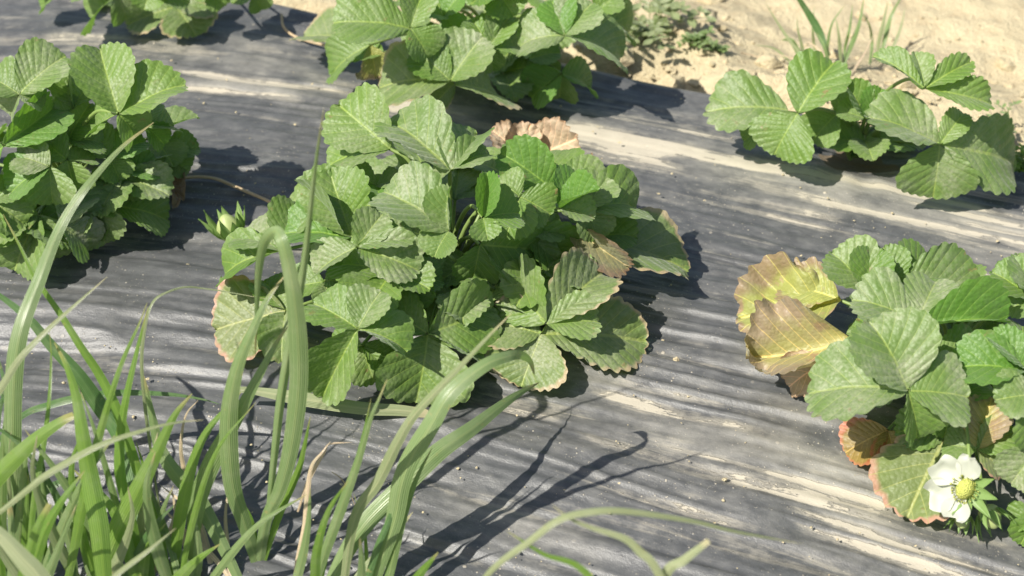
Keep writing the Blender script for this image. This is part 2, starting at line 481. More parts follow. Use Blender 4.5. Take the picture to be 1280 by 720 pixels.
def mud_weight(u, v):
    """where the photograph shows mud caked on the sheet: blobs given at picture positions"""
    w = np.full(u.shape, 0.09)
    for (px, py, ru, rv, a) in [
        (960, 575, 0.20, 0.060, 0.42), (1090, 640, 0.12, 0.05, 0.30), (850, 520, 0.10, 0.03, 0.22), (1000, 520, 0.14, 0.03, 0.25),
        (720, 160, 0.22, 0.016, 0.42), (900, 200, 0.20, 0.022, 0.42), (1120, 250, 0.22, 0.035, 0.52), (1220, 300, 0.16, 0.035, 0.45), (1010, 225, 0.2, 0.05, 0.25),
        (150, 75, 0.28, 0.035, 0.38), (330, 110, 0.20, 0.035, 0.34), (40, 60, 0.2, 0.05, 0.30), (480, 130, 0.12, 0.02, 0.3),
        (330, 190, 0.05, 0.02, 0.24), (330, 235, 0.08, 0.014, 0.18), (740, 440, 0.10, 0.05, 0.20), (830, 340, 0.09, 0.05, 0.14), (900, 300, 0.2, 0.04, 0.18),
        (620, 640, 0.10, 0.015, 0.30), (700, 660, 0.10, 0.02, 0.22), (130, 350, 0.2, 0.03, 0.12), (60, 620, 0.2, 0.08, -0.15), (420, 600, 0.2, 0.1, -0.15)]:
        p = P(px, py, 0)
        u0, v0 = p.x * E1.x + p.y * E1.y, p.x * E2.x + p.y * E2.y
        du, dv = u - u0, film_warp(u, v) - float(film_warp(np.array(u0), np.array(v0)))
        w += 0.72 * a * np.exp(-(du / ru) ** 2 - (dv / rv) ** 2)
    w *= 0.72 + 0.5 * vnoise(u / 0.09, film_warp(u, v) / 0.02, 61) + 0.25 * vnoise(u / 0.035, v / 0.02, 62)
    return w

def build_film():
    us = spaced(-4, 4, -0.72, 0.80, 0.0050)
    vs = spaced(V_NEAR - 0.16, V_EDGE + 0.14, -0.40, V_EDGE + 0.06, 0.0017)
    vs = vs[(vs > V_NEAR - 0.2) & (vs < V_EDGE + 0.18)]
    U, V = np.meshgrid(us, vs, indexing='ij')
    W = film_warp(U, V)
    broad = vnoise(U / 0.34, W / 0.055, 11)
    c1 = 1.4 * (1 - 2.2 * np.abs(vnoise(U / 0.17, W / 0.0125, 12)) ** 0.8)
    c1 = np.clip(c1, -1.3, 1.4)
    c2 = vnoise(U / 0.075, W / 0.0065, 13)
    c3 = vnoise(U / 0.09, W / 0.0052, 15)
    ridge = (1 - np.abs(vnoise(U / 0.45, W / 0.030, 14))) ** 3
    amp = 0.55 + 0.45 * vnoise(U / 0.28, W / 0.12, 16)
    leftnear = 1 - sm(-0.12, 0.10, U) * 0.30
    leftnear = leftnear * (1 - 0.45 * sm(0.05, 0.3, V))
    Z = 0.0068 * broad + 0.0046 * ridge * amp + leftnear * (0.0020 * c1 * (0.45 + 0.9 * amp) + 0.0015 * c2 * (0.3 + amp) + 0.0010 * c3)
    Z += 0.0010 * vnoise(U / 0.05, V / 0.05, 18)
    # pull lines running diagonally
    D = 0.9 * U + 0.45 * V
    Z += 0.0006 * vnoise(D / 0.016, (V - 0.6 * U) / 0.25, 19) * sm(0.1, 0.7, vnoise(U / 0.2, V / 0.2, 20))
    hole = np.zeros_like(U)
    for (u0, v0) in CROWN_UV.values():
        d = np.sqrt((U - u0) ** 2 + (V - v0) ** 2)
        ang = np.arctan2(V - v0, U - u0)
        rad = 0.030 + 0.008 * np.sin(3 * ang + u0 * 40) + 0.004 * np.sin(7 * ang + v0 * 30)
        hole = np.maximum(hole, 1 - sm(rad * 0.8, rad * 1.2, d))
        Z -= 0.010 * np.exp(-(d / 0.035) ** 2)
        Z += 0.0030 * np.exp(-(((d - 0.055) / 0.02) ** 2)) * (1 + 0.4 * np.sin(11 * ang))
    fade = 1 - 0.6 * sm(0, 0.05, np.abs(V - V_MID) - V_HALF)
    Zall = bed_z(V) + Z * fade
    X = U * E1.x + V * E2.x; Y = U * E1.y + V * E2.y
    co = np.stack([X.ravel(), Y.ravel(), Zall.ravel()], 1)
    valley = 1 - sm(-1.2, 1.2, (0.0030 * broad + 0.0022 * ridge * amp + 0.0024 * c1) / 0.0024)
    mud = mud_weight(U, V)
    uv = np.stack([U.ravel(), W.ravel()], 1)
    me = new_mesh('plastic_film', co, grid_faces(len(us), len(vs)), M_FILM, uv=uv,
                  attrs={'mud': mud.ravel(), 'valley': valley.ravel(), 'hole': hole.ravel()})
    o = obj('plastic_film', me)
    tag(o, 'creased black plastic film stretched over the planting bed, streaked with dried mud', 'plastic film')
build_film()

# ------------------------------------------------------------------ soil clods and crumbs (countless: stuff)
def lumps(name, pts, mat, label_kind='stuff'):
    rng = np.random.RandomState(5)
    ico_v, ico_f = [], []
    phi = (1 + 5 ** .5) / 2
    iv = np.array([(-1, phi, 0), (1, phi, 0), (-1, -phi, 0), (1, -phi, 0), (0, -1, phi), (0, 1, phi), (0, -1, -phi), (0, 1, -phi), (phi, 0, -1), (phi, 0, 1), (-phi, 0, -1), (-phi, 0, 1)], float)
    iv /= np.linalg.norm(iv[0])
    fi = np.array([(0, 11, 5), (0, 5, 1), (0, 1, 7), (0, 7, 10), (0, 10, 11), (1, 5, 9), (5, 11, 4), (11, 10, 2), (10, 7, 6), (7, 1, 8), (3, 9, 4), (3, 4, 2), (3, 2, 6), (3, 6, 8), (3, 8, 9), (4, 9, 5), (2, 4, 11), (6, 2, 10), (8, 6, 7), (9, 8, 1)])
    V, F = [], []
    for (p, r, fl) in pts:
        j = iv * (1 + rng.uniform(-0.3, 0.3, (12, 1))) * r * np.array([rng.uniform(.8, 1.4), rng.uniform(.7, 1.1), fl])
        a = rng.uniform(0, 6.28); c, s = math.cos(a), math.sin(a)
        j = np.stack([j[:, 0] * c - j[:, 1] * s, j[:, 0] * s + j[:, 1] * c, j[:, 2]], 1)
        F.append(fi + 12 * len(V)); V.append(j + np.array(p))
    me = new_mesh(name, np.concatenate(V), np.concatenate(F), mat, smooth=False)
    o = obj(name, me); o['kind'] = 'stuff'
    return o
_r = random.Random(8)
pts = []
for _ in range(1300):
    u = _r.uniform(-0.3, 1.2); v = V_EDGE + 0.012 + abs(_r.gauss(0, 0.16))
    x, y = u * E1.x + v * E2.x, u * E1.y + v * E2.y
    r = min(0.016, 0.0018 * math.exp(_r.gauss(0.4, 0.72)))
    pts.append(((x, y, ground_h(x, y) + r * 0.2), r, 0.7))
lumps('soil_clods', pts, M_SOIL)['label'] = 'small clods of dry sandy soil beside the plastic film'
pts = []
for _ in range(420):
    p = P(_r.uniform(-20, 1300), _r.uniform(60, 730), 0)
    v = p.x * E2.x + p.y * E2.y
    if v > V_EDGE - 0.03: continue
    r = 0.0007 * math.exp(_r.gauss(0.0, 0.5))
    pts.append(((p.x, p.y, p.z + 0.0012), r, 0.45))
lumps('soil_crumbs', pts, M_SOIL)['label'] = 'tiny soil crumbs scattered over the black plastic film'

# ------------------------------------------------------------------ leaf, blade and tube builders
def unit(v): return v / max(1e-9, np.linalg.norm(v))
def npv(v): return np.array((v[0], v[1], v[2]), float)

def leaflet_verts(wr, n, fold, bend, cup, wav, seed, tooth, ns=64, nt=9, pleat=0.025, crumple=0.0):
    """unit leaflet from (0,0,0) to (1,0,0), upper face +z"""
    rg = np.random.RandomState(seed)
    ue = np.linspace(0, 1, 400)
    pw = rg.uniform(1.28, 1.55)
    fy = np.maximum(0, np.sin(np.pi * ue ** pw)) ** 0.53
    ye = 0.5 * wr * fy
    arc = np.concatenate([[0], np.cumsum(np.hypot(np.diff(ue), np.diff(ye)))]); arc /= arc[-1]
    s = np.linspace(0, 1, ns + 1)
    sf2 = s ** 0.86
    xm = np.interp(sf2, arc, ue); ym = np.interp(sf2, arc, ye)
    x0 = 0.50 * s + 0.50 * s ** 3
    tx, ty = np.gradient(xm), np.gradient(ym)
    ln = np.hypot(tx, ty) + 1e-9
    nx, ny = -ty / ln * -1, tx / ln
    nx, ny = ty / ln * -1, tx / ln          # outward normal for the +y half
    k = np.linspace(-1, 1, 2 * nt + 1)
    t = np.sign(k) * np.abs(k) ** 0.85
    tau = np.abs(t)
    sg = np.where(t >= 0, 1.0, -1.0)
    S, T = s[:, None], t[None, :]
    TA = tau[None, :]
    x = x0[:, None] * (1 - TA) + xm[:, None] * TA
    y = sg[None, :] * ym[:, None] * TA
    env = sm(0.10, 0.24, s)
    ph = np.where(sg > 0, 0.0, rg.uniform(-0.15, 0.15))
    q = n * S + ph[None, :] * (1 - S)
    fr = q - np.floor(q)
    tri = np.where(fr < 0.62, fr / 0.62, (1 - fr) / 0.38)
    lob = 0.5 * np.abs(np.sin(np.pi * q)) ** 0.62 + 0.6 * tri - 0.62
    jit = 1 + 0.35 * vnoise(S * n * 0.9 + 3, T * 0.0 + sg[None, :] * 5, seed)
    dd = tooth * lob * jit * env[:, None] * TA ** 5
    x = x + nx[:, None] * dd + 0.25 * dd * 0.6
    y = y + sg[None, :] * ny[:, None] * dd
    # pleats between the side veins, sunken midrib
    z = pleat * (np.abs(np.cos(np.pi * (n * S + ph[None, :] * (1 - S)))) - 0.6) * (TA * (1.2 - 0.55 * TA)) * sm(0.02, 0.12, s)[:, None]
    z = z - 0.016 * np.exp(-(y / 0.03) ** 2)
    p1, p2 = rg.uniform(0, 6.28, 2)
    z = z + wav * (np.sin(7.5 * S + p1 + sg[None, :] * 0.8) + 0.6 * np.sin(13 * S + p2 + sg[None, :])) * TA ** 2.2
    z = z + cup * TA ** 2.5 * (0.4 + 0.6 * S)
    z = z + 0.010 * vnoise(x / 0.22 + seed * 0.37, y / 0.22, seed) + 0.0035 * vnoise(x / 0.06, y / 0.06, seed + 1)
    if crumple:
        z = z + crumple * (vnoise(x / 0.3 + 7, y / 0.25, seed + 2) * (0.3 + TA) + 0.5 * vnoise(x / 0.12, y / 0.12, seed + 3) * TA)
        y = y * (1 - 0.20 * sm(0.0, 0.8, vnoise(S * 7 + 2, sg[None, :] * 3 + 0 * S, seed + 4)) * TA ** 3)
    # fold along the midrib
    r = np.sqrt(y * y + 0.03 ** 2) - 0.03
    cf, sf = math.cos(fold), math.sin(fold)
    asym = rg.uniform(0.8, 1.2)
    sfy = np.where(y > 0, sf * asym, sf / asym)
    y2 = y * cf; z2 = z + r * sfy
    # bend along the length
    xe = np.linspace(-0.1, 1.15, 300)
    al = bend * (0.5 - xe) - 0.35 * bend * np.clip(xe - 0.55, 0, 1)
    cx = np.concatenate([[0], np.cumsum(np.cos(al[:-1]) * np.diff(xe))]); cz = np.concatenate([[0], np.cumsum(np.sin(al[:-1]) * np.diff(xe))])
    cx -= np.interp(0, xe, cx); cz -= np.interp(0, xe, cz)
    bx, bz, ba = np.interp(x, xe, cx), np.interp(x, xe, cz), np.interp(x, xe, al)
    X = bx - z2 * np.sin(ba); Z = bz + z2 * np.cos(ba)
    ex, ez = np.interp(1, xe, cx), np.interp(1, xe, cz)
    L = math.hypot(ex, ez); c, sn = ex / L, ez / L
    X, Z = (X * c + Z * sn) / L, (-X * sn + Z * c) / L
    y2 = y2 / L
    co = np.stack([X.ravel(), y2.ravel(), Z.ravel()], 1)
    uv = np.stack([(n * S + ph[None, :] * (1 - S) + 0 * T).ravel(), (T + 0 * S).ravel()], 1)
    at = {'along': (S + 0 * T).ravel(), 'across': (TA + 0 * S).ravel(), 'rib': np.abs(y).ravel()}
    return co, uv, at, grid_faces(ns + 1, 2 * nt + 1)

_seed = [100]
_jr = random.Random(77)
def leaflet(parent, B, T, width, kind, roll=0.0, fold=0.35, bend=0.55, cup=0.0, wav=0.034, n=None, up=None, crumple=0.0, tooth=0.040, name='leaflet', label=None, org=None, mr=1.0):
    """one leaflet from point B to point T (world), width in metres"""
    _seed[0] += 1
    B, T = npv(B), npv(T)
    X = T - B; L = np.linalg.norm(X); X = X / L
    hint = npv(up) if up is not None else npv(UP) * 0.75 - npv(VD) * 0.45
    Zv = unit(hint - X * hint.dot(X))
    a = math.radians(roll + _jr.uniform(-13, 13)); fold = fold * 1.2; bend = bend * _jr.uniform(0.7, 1.3)
    Yv = np.cross(Zv, X)
    Zv, Yv = Zv * math.cos(a) + Yv * math.sin(a), Yv * math.cos(a) - Zv * math.sin(a)
    rg = random.Random(_seed[0])
    nn = n or rg.choice([8, 9, 10, 11])
    co, uv, at, f = leaflet_verts(min(1.5, max(mr, width / L)), nn, fold, bend, cup, wav, _seed[0], tooth, crumple=crumple)
    w = B + L * (co[:, :1] * X + co[:, 1:2] * Yv + co[:, 2:] * Zv)
    w[:, 2] = np.maximum(w[:, 2], np.maximum(bed_z(w[:, 0] * E2.x + w[:, 1] * E2.y), GROUND_Z) + 0.0035 + 0.0012 * at['across'])
    me = new_mesh(name, w - npv(org), f, LM[kind], uv=uv, attrs=at)
    o = obj(name, me, parent)
    if label: o['label'] = label
    return o

def catmull(pts, k=8):
    p = np.array(pts, float)
    p = np.vstack([2 * p[0] - p[1], p, 2 * p[-1] - p[-2]])
    out = []
    for i in range(1, len(p) - 2):
        for j in range(k):
            t = j / k
            a, b, c, d = p[i - 1], p[i], p[i + 1], p[i + 2]
            out.append(0.5 * (2 * b + (c - a) * t + (2 * a - 5 * b + 4 * c - d) * t * t + (3 * b - a - 3 * c + d) * t ** 3))
    out.append(p[-2])
    return np.array(out)

def tube_mesh(name, pts, radii, mat, org=(0, 0, 0), sides=8, k=6):
    c = catmull(pts, k)
    r = np.interp(np.linspace(0, 1, len(c)), np.linspace(0, 1, len(radii)), radii)
    V = []
    ref = np.array((0.3, -0.9, 0.2))
    for i in range(len(c)):
        tg = unit(c[min(i + 1, len(c) - 1)] - c[max(i - 1, 0)])
        a = unit(np.cross(tg, ref)); b = np.cross(tg, a)
        for j in range(sides):
            th = 2 * math.pi * j / sides
            V.append(c[i] + r[i] * (a * math.cos(th) + b * math.sin(th)))
    F = []
    for i in range(len(c) - 1):
        for j in range(sides):
            F.append((i * sides + j, i * sides + (j + 1) % sides, (i + 1) * sides + (j + 1) % sides, (i + 1) * sides + j))
    return new_mesh(name, np.array(V) - npv(org), F, mat)
# ------------------------------------------------------------------ strawberry plants
def PP(a): return P(a[0], a[1], a[2] / 1000.0)

def plant(key, label, leaves, fillers=8, frad=0.09, fh=0.05, seed=1):
    """an Empty at the crown > leaf (its stalk) > leaflet; leaves are given as seen in the photograph with their height in mm"""
    c = P(*CROWNS[key], 0)
    root = empty('strawberry_plant', c)
    tag(root, label, 'strawberry plant', 'strawberry plants growing through the plastic film')
    rg = random.Random(seed)
    for lf in leaves:
        J, kind, lets = lf[0], lf[1], lf[2]
        o = lf[3] if len(lf) > 3 else {}
        j = PP(J)
        d = j - c; hd = Vector((d.x, d.y, 0)).length
        m1 = c + Vector((d.x * 0.22, d.y * 0.22, max(0.01, d.z * 0.55)))
        m2 = c + Vector((d.x * 0.65, d.y * 0.65, max(0.012, d.z * 0.92)))
        start = c + Vector((rg.uniform(-.008, .008), rg.uniform(-.008, .008), -0.004))
        st = obj('leaf', tube_mesh('leaf', [start, m1, m2, j], [0.0022, 0.0017, 0.0013], M_STALK, j), root, j - c)
        if o.get('label'): st['label'] = o['label']
        for q in lets:
            op = dict(q[4]) if len(q) > 4 else {}
            b = PP(op.pop('b')) if 'b' in op else j
            t = PP(q[:3])
            kd = op.pop('k', kind)
            t = b + (t - b) * (1.02 if kd in 'gdf' else 1.0)
            w = q[3] * 1.26 * mpp(b.lerp(t, 0.5))
            leaflet(st, b, t, w, kd, org=j, **op)
    # leaves hidden low in the middle of the plant
    for i in range(fillers):
        a = i * 2.399 + seed; r = frad * math.sqrt((i + 0.6) / fillers)
        j = c + Vector((r * math.cos(a), r * math.sin(a), fh * rg.uniform(0.45, 1.0)))
        st = obj('leaf', tube_mesh('leaf', [c, c.lerp(j, 0.5) + Vector((0, 0, 0.012)), j], [0.002, 0.0015, 0.0013], M_STALK, j), root, j - c)
        for da, ll in ((0, 0.05), (1.45, 0.045), (-1.45, 0.045)):
            ll *= rg.uniform(0.75, 1.1)
            dv = Vector((math.cos(a + da), math.sin(a + da), rg.uniform(-0.35, 0.15)))
            leaflet(st, j, j + dv * ll, ll * 0.85, rg.choice('ggd'), org=j, up=(0.15 * math.cos(a), 0.15 * math.sin(a), 1))
    return root, c

HANG = dict(bend=0.9)
centre, cc = plant('centre', 'large strawberry plant in the middle with dense green leaves and a bud on its left', [
    # top left big leaf
    ((488, 186, 118), 'g', [(424, 132, 134, 78, dict(roll=14, fold=0.3, mr=.85)), (412, 207, 98, 58, dict(roll=-8, fold=0.25)), (503, 232, 66, 66, dict(k='d', fold=.3))]),
    # top middle leaf
    ((563, 212, 118), 'd', [(484, 152, 130, 70, dict(roll=-12, fold=0.42, mr=.85)), (596, 168, 120, 62, dict(roll=18, fold=.5)), (549, 226, 106, 50, dict(fold=0.5)), (612, 193, 118, 42, dict(roll=20, fold=.4))]),
    # middle leaf, folded
    ((561, 289, 118), 'd', [(479, 240, 128, 84, dict(roll=4, fold=0.38)), (562, 234, 142, 40, dict(fold=0.75, roll=35)), (543, 321, 108, 96, dict(fold=0.35, bend=.7))]),
    ((604, 272, 122), 'g', [(609, 216, 150, 44, dict(fold=0.85, k='f')), (648, 266, 118, 58, dict(fold=0.4, roll=-6)), (610, 300, 112, 40, dict(fold=.4))]),
    ((650, 246, 108), 'g', [(621, 226, 114, 46, dict(fold=.35)), (633, 297, 88, 62, dict(fold=.35)), (688, 268, 96, 54, dict(fold=.3))]),
    ((690, 236, 92), 'f', [(626, 192, 116, 44, dict(fold=.45)), (706, 214, 96, 46, dict(fold=.4))]),
    ((700, 260, 96), 'f', [(748, 238, 118, 46, dict(fold=.7, roll=22)), (720, 214, 112, 44, dict(fold=.5)), (742, 272, 92, 38, dict(fold=.5, k='d'))]),
    ((732, 262, 78), 'g', [(796, 262, 62, 78, dict(fold=.45, bend=.9)), (756, 224, 92, 56, dict(fold=.4, k='d')), (745, 300, 60, 50, dict())]),
    ((735, 298, 40), 'y', [(862, 338, 16, 72, dict(fold=.25, bend=.3, roll=10)), (795, 296, 44, 60, dict(k='g')), (742, 340, 34, 52, dict(k='g'))], dict(label='low yellow-green leaf with brown edge reaching right')),
    ((712, 282, 62), 'p', [(786, 334, 40, 34, dict(fold=.95, roll=-35, k='t', label='curled old leaflet with brown rim'))]),
    # lower right leaves
    ((682, 404, 42), 'y', [(754, 340, 50, 66, dict(fold=.5, roll=-14, bend=.8, mr=.8)), (640, 340, 50, 74, dict(k='g', roll=30)), (748, 402, 40, 60, dict(k='g'))]),
    ((677, 417, 30), 'y', [(651, 484, 6, 98, dict(fold=.2, bend=.35)), (806, 426, 8, 58, dict(fold=.22, bend=.4, mr=.75)), (612, 404, 30, 66, dict(fold=.3))]),
    ((535, 417, 46), 'g', [(616, 384, 44, 58, dict(fold=.3, roll=-28)), (601, 452, 22, 46, dict(fold=.45, roll=20)), (520, 503, 8, 104, dict(fold=.3, bend=.7, roll=26)), (478, 386, 48, 52, dict())]),
    # lower left leaves
    ((447, 411, 72), 'g', [(507, 440, 60, 66, dict(fold=.45, roll=10, bend=.8)), (404, 494, 26, 68, dict(fold=.7, roll=8)), (392, 380, 76, 48, dict()), (476, 364, 88, 56, dict(k='d'))]),
    ((452, 432, 40), 'g', [(468, 478, 16, 46, dict()), (505, 470, 18, 44, dict()), (415, 440, 26, 44, dict())]),
    ((357, 388, 30), 'p', [(268, 412, 12, 96, dict(fold=.18, bend=.3)), (352, 452, 14, 34, dict(k='d', fold=.6)), (330, 352, 34, 50, dict(k='g'))], dict(label='pale low leaf with pinkish edge on the left')),
    # left leaves
    ((352, 312, 72), 'g', [(279, 346, 44, 46, dict(fold=.35)), (302, 293, 66, 48, dict(k='d', fold=.25)), (372, 254, 92, 34, dict(k='d', fold=.5))]),
    ((440, 296, 86), 'g', [(412, 214, 122, 74, dict(fold=.3, roll=6)), (371, 226, 118, 38, dict(fold=.7, roll=-35, b=(432, 296, 84))), (352, 292, 82, 48, dict(k='f', fold=.35, roll=-20))]),
    ((446, 309, 96), 'd', [(514, 290, 98, 62, dict(fold=.3, roll=6)), (522, 338, 82, 48, dict(fold=.4)), (396, 342, 72, 36, dict(fold=.5)), (478, 268, 108, 38, dict())]),
    ((470, 232, 84), 'd', [(434, 215, 92, 28, dict(fold=.4)), (500, 226, 90, 30, dict()), (478, 258, 84, 36, dict(k='f'))]),
    # shaded inner leaves
    ((600, 306, 76), 'g', [(672, 312, 56, 62, dict(roll=-30)), (640, 352, 42, 56, dict(roll=28)), (590, 350, 48, 52, dict(roll=25))]),
    ((655, 286, 72), 'g', [(712, 322, 46, 58, dict(roll=-30)), (700, 282, 66, 50, dict(roll=-20)), (668, 340, 42, 52, dict(roll=28))]),
    ((500, 352, 62), 'g', [(455, 352, 60, 52, dict()), (520, 392, 46, 54, dict()), (552, 352, 58, 46, dict(k='d'))]),
    ((610, 378, 44), 'g', [(650, 398, 26, 52, dict(roll=30)), (585, 400, 28, 50, dict(roll=26)), (628, 342, 48, 48, dict())]),
    ((405, 352, 62), 'g', [(362, 362, 54, 46, dict()), (418, 392, 52, 44, dict()), (440, 352, 64, 40, dict())]),
], fillers=14, frad=0.10, fh=0.078, seed=3)

left_plant, cl = plant('left', 'bushy strawberry plant at the left edge of the picture with a tan runner', [
    ((148, 142, 128), 'g', [(125, 62, 158, 72, dict(fold=.5, roll=-6)), (231, 106, 142, 56, dict(fold=.35, roll=8)), (120, 164, 108, 48, dict(fold=.4)), (168, 172, 104, 54, dict(fold=.35, bend=.8))]),
    ((180, 156, 92), 'g', [(217, 158, 78, 46, dict()), (205, 180, 70, 34, dict(k='f')), (190, 130, 98, 36, dict())]),
    ((24, 118, 140), 'd', [(82, 70, 156, 66, dict(fold=.35, roll=-10)), (52, 136, 128, 44, dict(fold=.3, roll=12)), (-10, 98, 146, 56, dict()), (14, 146, 120, 40, dict())]),
    ((92, 134, 112), 'g', [(86, 86, 132, 44, dict(fold=.75, roll=15)), (120, 100, 120, 44, dict()), (66, 150, 100, 40, dict())]),
    ((4, 182, 108), 'f', [(68, 134, 114, 34, dict(fold=.75, roll=-30)), (-20, 220, 80, 50, dict()), (40, 186, 94, 44, dict(k='g'))]),
    ((84, 176, 92), 'g', [(112, 130, 110, 64, dict()), (128, 178, 84, 54, dict()), (50, 160, 98, 50, dict())]),
    ((84, 200, 86), 'g', [(40, 166, 98, 56, dict()), (96, 240, 60, 54, dict()), (118, 200, 78, 44, dict())]),
    ((136, 196, 70), 'g', [(108, 168, 86, 48, dict()), (182, 176, 72, 28, dict(k='f')), (150, 226, 54, 44, dict())]),
    ((206, 196, 34), 'g', [(248, 184, 36, 44, dict()), (236, 214, 22, 42, dict()), (198, 212, 26, 30, dict(k='d'))]),
    ((136, 256, 40), 'g', [(209, 274, 12, 66, dict(fold=.25, bend=.6)), (160, 232, 40, 40, dict(k='d')), (118, 290, 16, 44, dict())]),
    ((150, 216, 56), 'g', [(198, 214, 48, 46, dict(k='f')), (182, 238, 38, 44, dict()), (128, 238, 46, 42, dict())]),
    ((62, 208, 92), 'g', [(14, 240, 76, 62, dict(k='f')), (66, 254, 66, 54, dict()), (20, 196, 96, 52, dict(k='d'))]),
    ((48, 268, 50), 'g', [(18, 338, 12, 84, dict(fold=.4, bend=.6)), (-20, 296, 36, 66, dict()), (70, 322, 14, 54, dict(k='d'))]),
    ((78, 282, 44), 'd', [(110, 314, 16, 56, dict(fold=.4)), (108, 246, 48, 30, dict()), (62, 300, 30, 36, dict())]),
    ((108, 252, 46), 'g', [(132, 304, 14, 62, dict()), (150, 262, 36, 44, dict()), (92, 290, 28, 46, dict())]),
    ((-14, 250, 70), 'g', [(30, 280, 50, 60, dict()), (-10, 300, 40, 50, dict()), (20, 240, 68, 46, dict())]),
], fillers=8, frad=0.085, fh=0.05, seed=5)

back_plant, cb = plant('back', 'big strawberry plant at the top middle with broad blurred leaves', [
    ((513, 35, 105), 'g', [(418, 28, 112, 88, dict(fold=.3, roll=-10)), (528, -8, 124, 46, dict(fold=.5)), (534, 72, 82, 78, dict(fold=.3, bend=.8))]),
    ((563, 101, 62), 'y', [(472, 110, 44, 74, dict(k='y', fold=.3)), (520, 66, 78, 48, dict(k='g')), (603, 46, 94, 68, dict(k='d', fold=.3, roll=-12)), (632, 128, 22, 82, dict(fold=.12, roll=14, b=(570, 106, 56))), (538, 138, 14, 40, dict(fold=.3, b=(568, 104, 38)))], dict(label='low leaf with tan frilled edge')),
    ((611, 60, 78), 'g', [(589, 24, 96, 44, dict()), (652, 60, 68, 52, dict(fold=.35)), (636, 20, 98, 38, dict(fold=.5)), (616, 88, 54, 22, dict())]),
    ((706, 44, 96), 'd', [(650, 58, 80, 62, dict(fold=.3, bend=.8)), (774, 82, 60, 72, dict(fold=.3, bend=.9, roll=8)), (740, 4, 118, 62, dict(fold=.3)), (690, 2, 116, 44, dict(k='f'))]),
    ((745, 16, 86), 'g', [(784, 44, 58, 56, dict(bend=.9)), (772, -6, 100, 48, dict()), (730, 40, 70, 40, dict())]),
    ((702, 92, 38), 'g', [(664, 122, 12, 54, dict(k='f')), (738, 114, 10, 50, dict(k='f')), (700, 122, 10, 40, dict())]),
    ((622, -12, 118), 'g', [(642, 20, 104, 60, dict()), (588, 6, 118, 56, dict()), (670, -20, 124, 50, dict())]),
    ((444, 46, 44), 'l', [(380, 46, 22, 40, dict(k='y', bend=.3)), (430, 20, 54, 34, dict(k='g'))]),
    ((462, 56, 58), 'g', [(415, 94, 22, 42, dict(fold=.4)), (470, 96, 26, 36, dict(k='l'))]),
    ((555, 20, 98), 'f', [(580, -10, 118, 40, dict()), (530, 18, 108, 36, dict()), (572, 42, 84, 36, dict())]),
    ((660, 74, 40), 'g', [(680, 104, 16, 50, dict()), (700, 66, 46, 44, dict())]),
    ((480, 66, 50), 'g', [(440, 70, 40, 44, dict())]),
], fillers=8, frad=0.07, fh=0.05, seed=7)

bl_plant, cbl = plant('back_left', 'strawberry plant cut off by the top left edge, pale leaves lying on the film', [
    ((80, -16, 40), 'g', [(54, 13, 14, 36, dict()), (40, -20, 40, 36, dict())]),
    ((146, -8, 52), 'g', [(116, 31, 12, 64, dict()), (96, -6, 44, 50, dict()), (158, 24, 22, 40, dict(k='d'))]),
    ((220, 8, 22), 'y', [(158, 32, 6, 46, dict(bend=.35)), (246, 46, 4, 72, dict(bend=.35, fold=.2)), (272, 10, 20, 46, dict(k='y'))]),
    ((318, -8, 40), 'g', [(326, 13, 22, 42, dict()), (290, 4, 36, 40, dict()), (350, -14, 36, 40, dict())]),
    ((190, -14, 60), 'g', [(180, 12, 48, 46, dict()), (220, -10, 60, 50, dict()), (236, 4, 46, 40, dict(k='d'))]),
    ((262, -14, 60), 'g', [(280, 8, 44, 46, dict()), (300, -20, 60, 50, dict()), (244, 0, 54, 40, dict())]),
], fillers=9, frad=0.11, fh=0.05, seed=9)

rb_plant, crb = plant('right_back', 'strawberry plant at the edge of the film beside the bare soil, two dusty leaves spread', [
    ((997, 141, 68), 'g', [(884, 140, 46, 72, dict(fold=.2, roll=-6, k='d', mr=.8, b=(986, 138, 54))), (1042, 78, 98, 60, dict(fold=.3, roll=6)), (968, 193, 34, 100, dict(fold=.12, bend=.6, roll=-8))]),
    ((1175, 180, 66), 'd', [(1083, 146, 84, 76, dict(fold=.28, roll=-4, k='d')), (1166, 246, 22, 102, dict(fold=.14, bend=.6)), (1268, 204, 32, 60, dict(fold=.15, roll=-18, mr=.75)), (1204, 142, 82, 30, dict(k='g', mr=.7))]),
    ((1156, 110, 118), 'g', [(1092, 70, 130, 30, dict(fold=.5, mr=.55)), (1143, 66, 138, 28, dict(fold=.6, mr=.55)), (1212, 78, 130, 30, dict(fold=.45, mr=.55)), (1240, 130, 104, 36, dict(fold=.35, mr=.55))]),
    ((1082, 148, 64), 'g', [(1058, 104, 92, 42, dict(fold=.5)), (1102, 112, 86, 34, dict(fold=.5, k='f')), (1046, 140, 66, 34, dict())]),
    ((1046, 142, 52), 'g', [(1016, 176, 30, 48, dict()), (1062, 116, 66, 40, dict())]),
    ((960, 158, 30), 'g', [(930, 176, 12, 40, dict()), (985, 172, 22, 40, dict())]),
    ((1228, 196, 40), 'g', [(1262, 226, 10, 40, dict(mr=.8))]),
], fillers=2, frad=0.03, fh=0.03, seed=11)

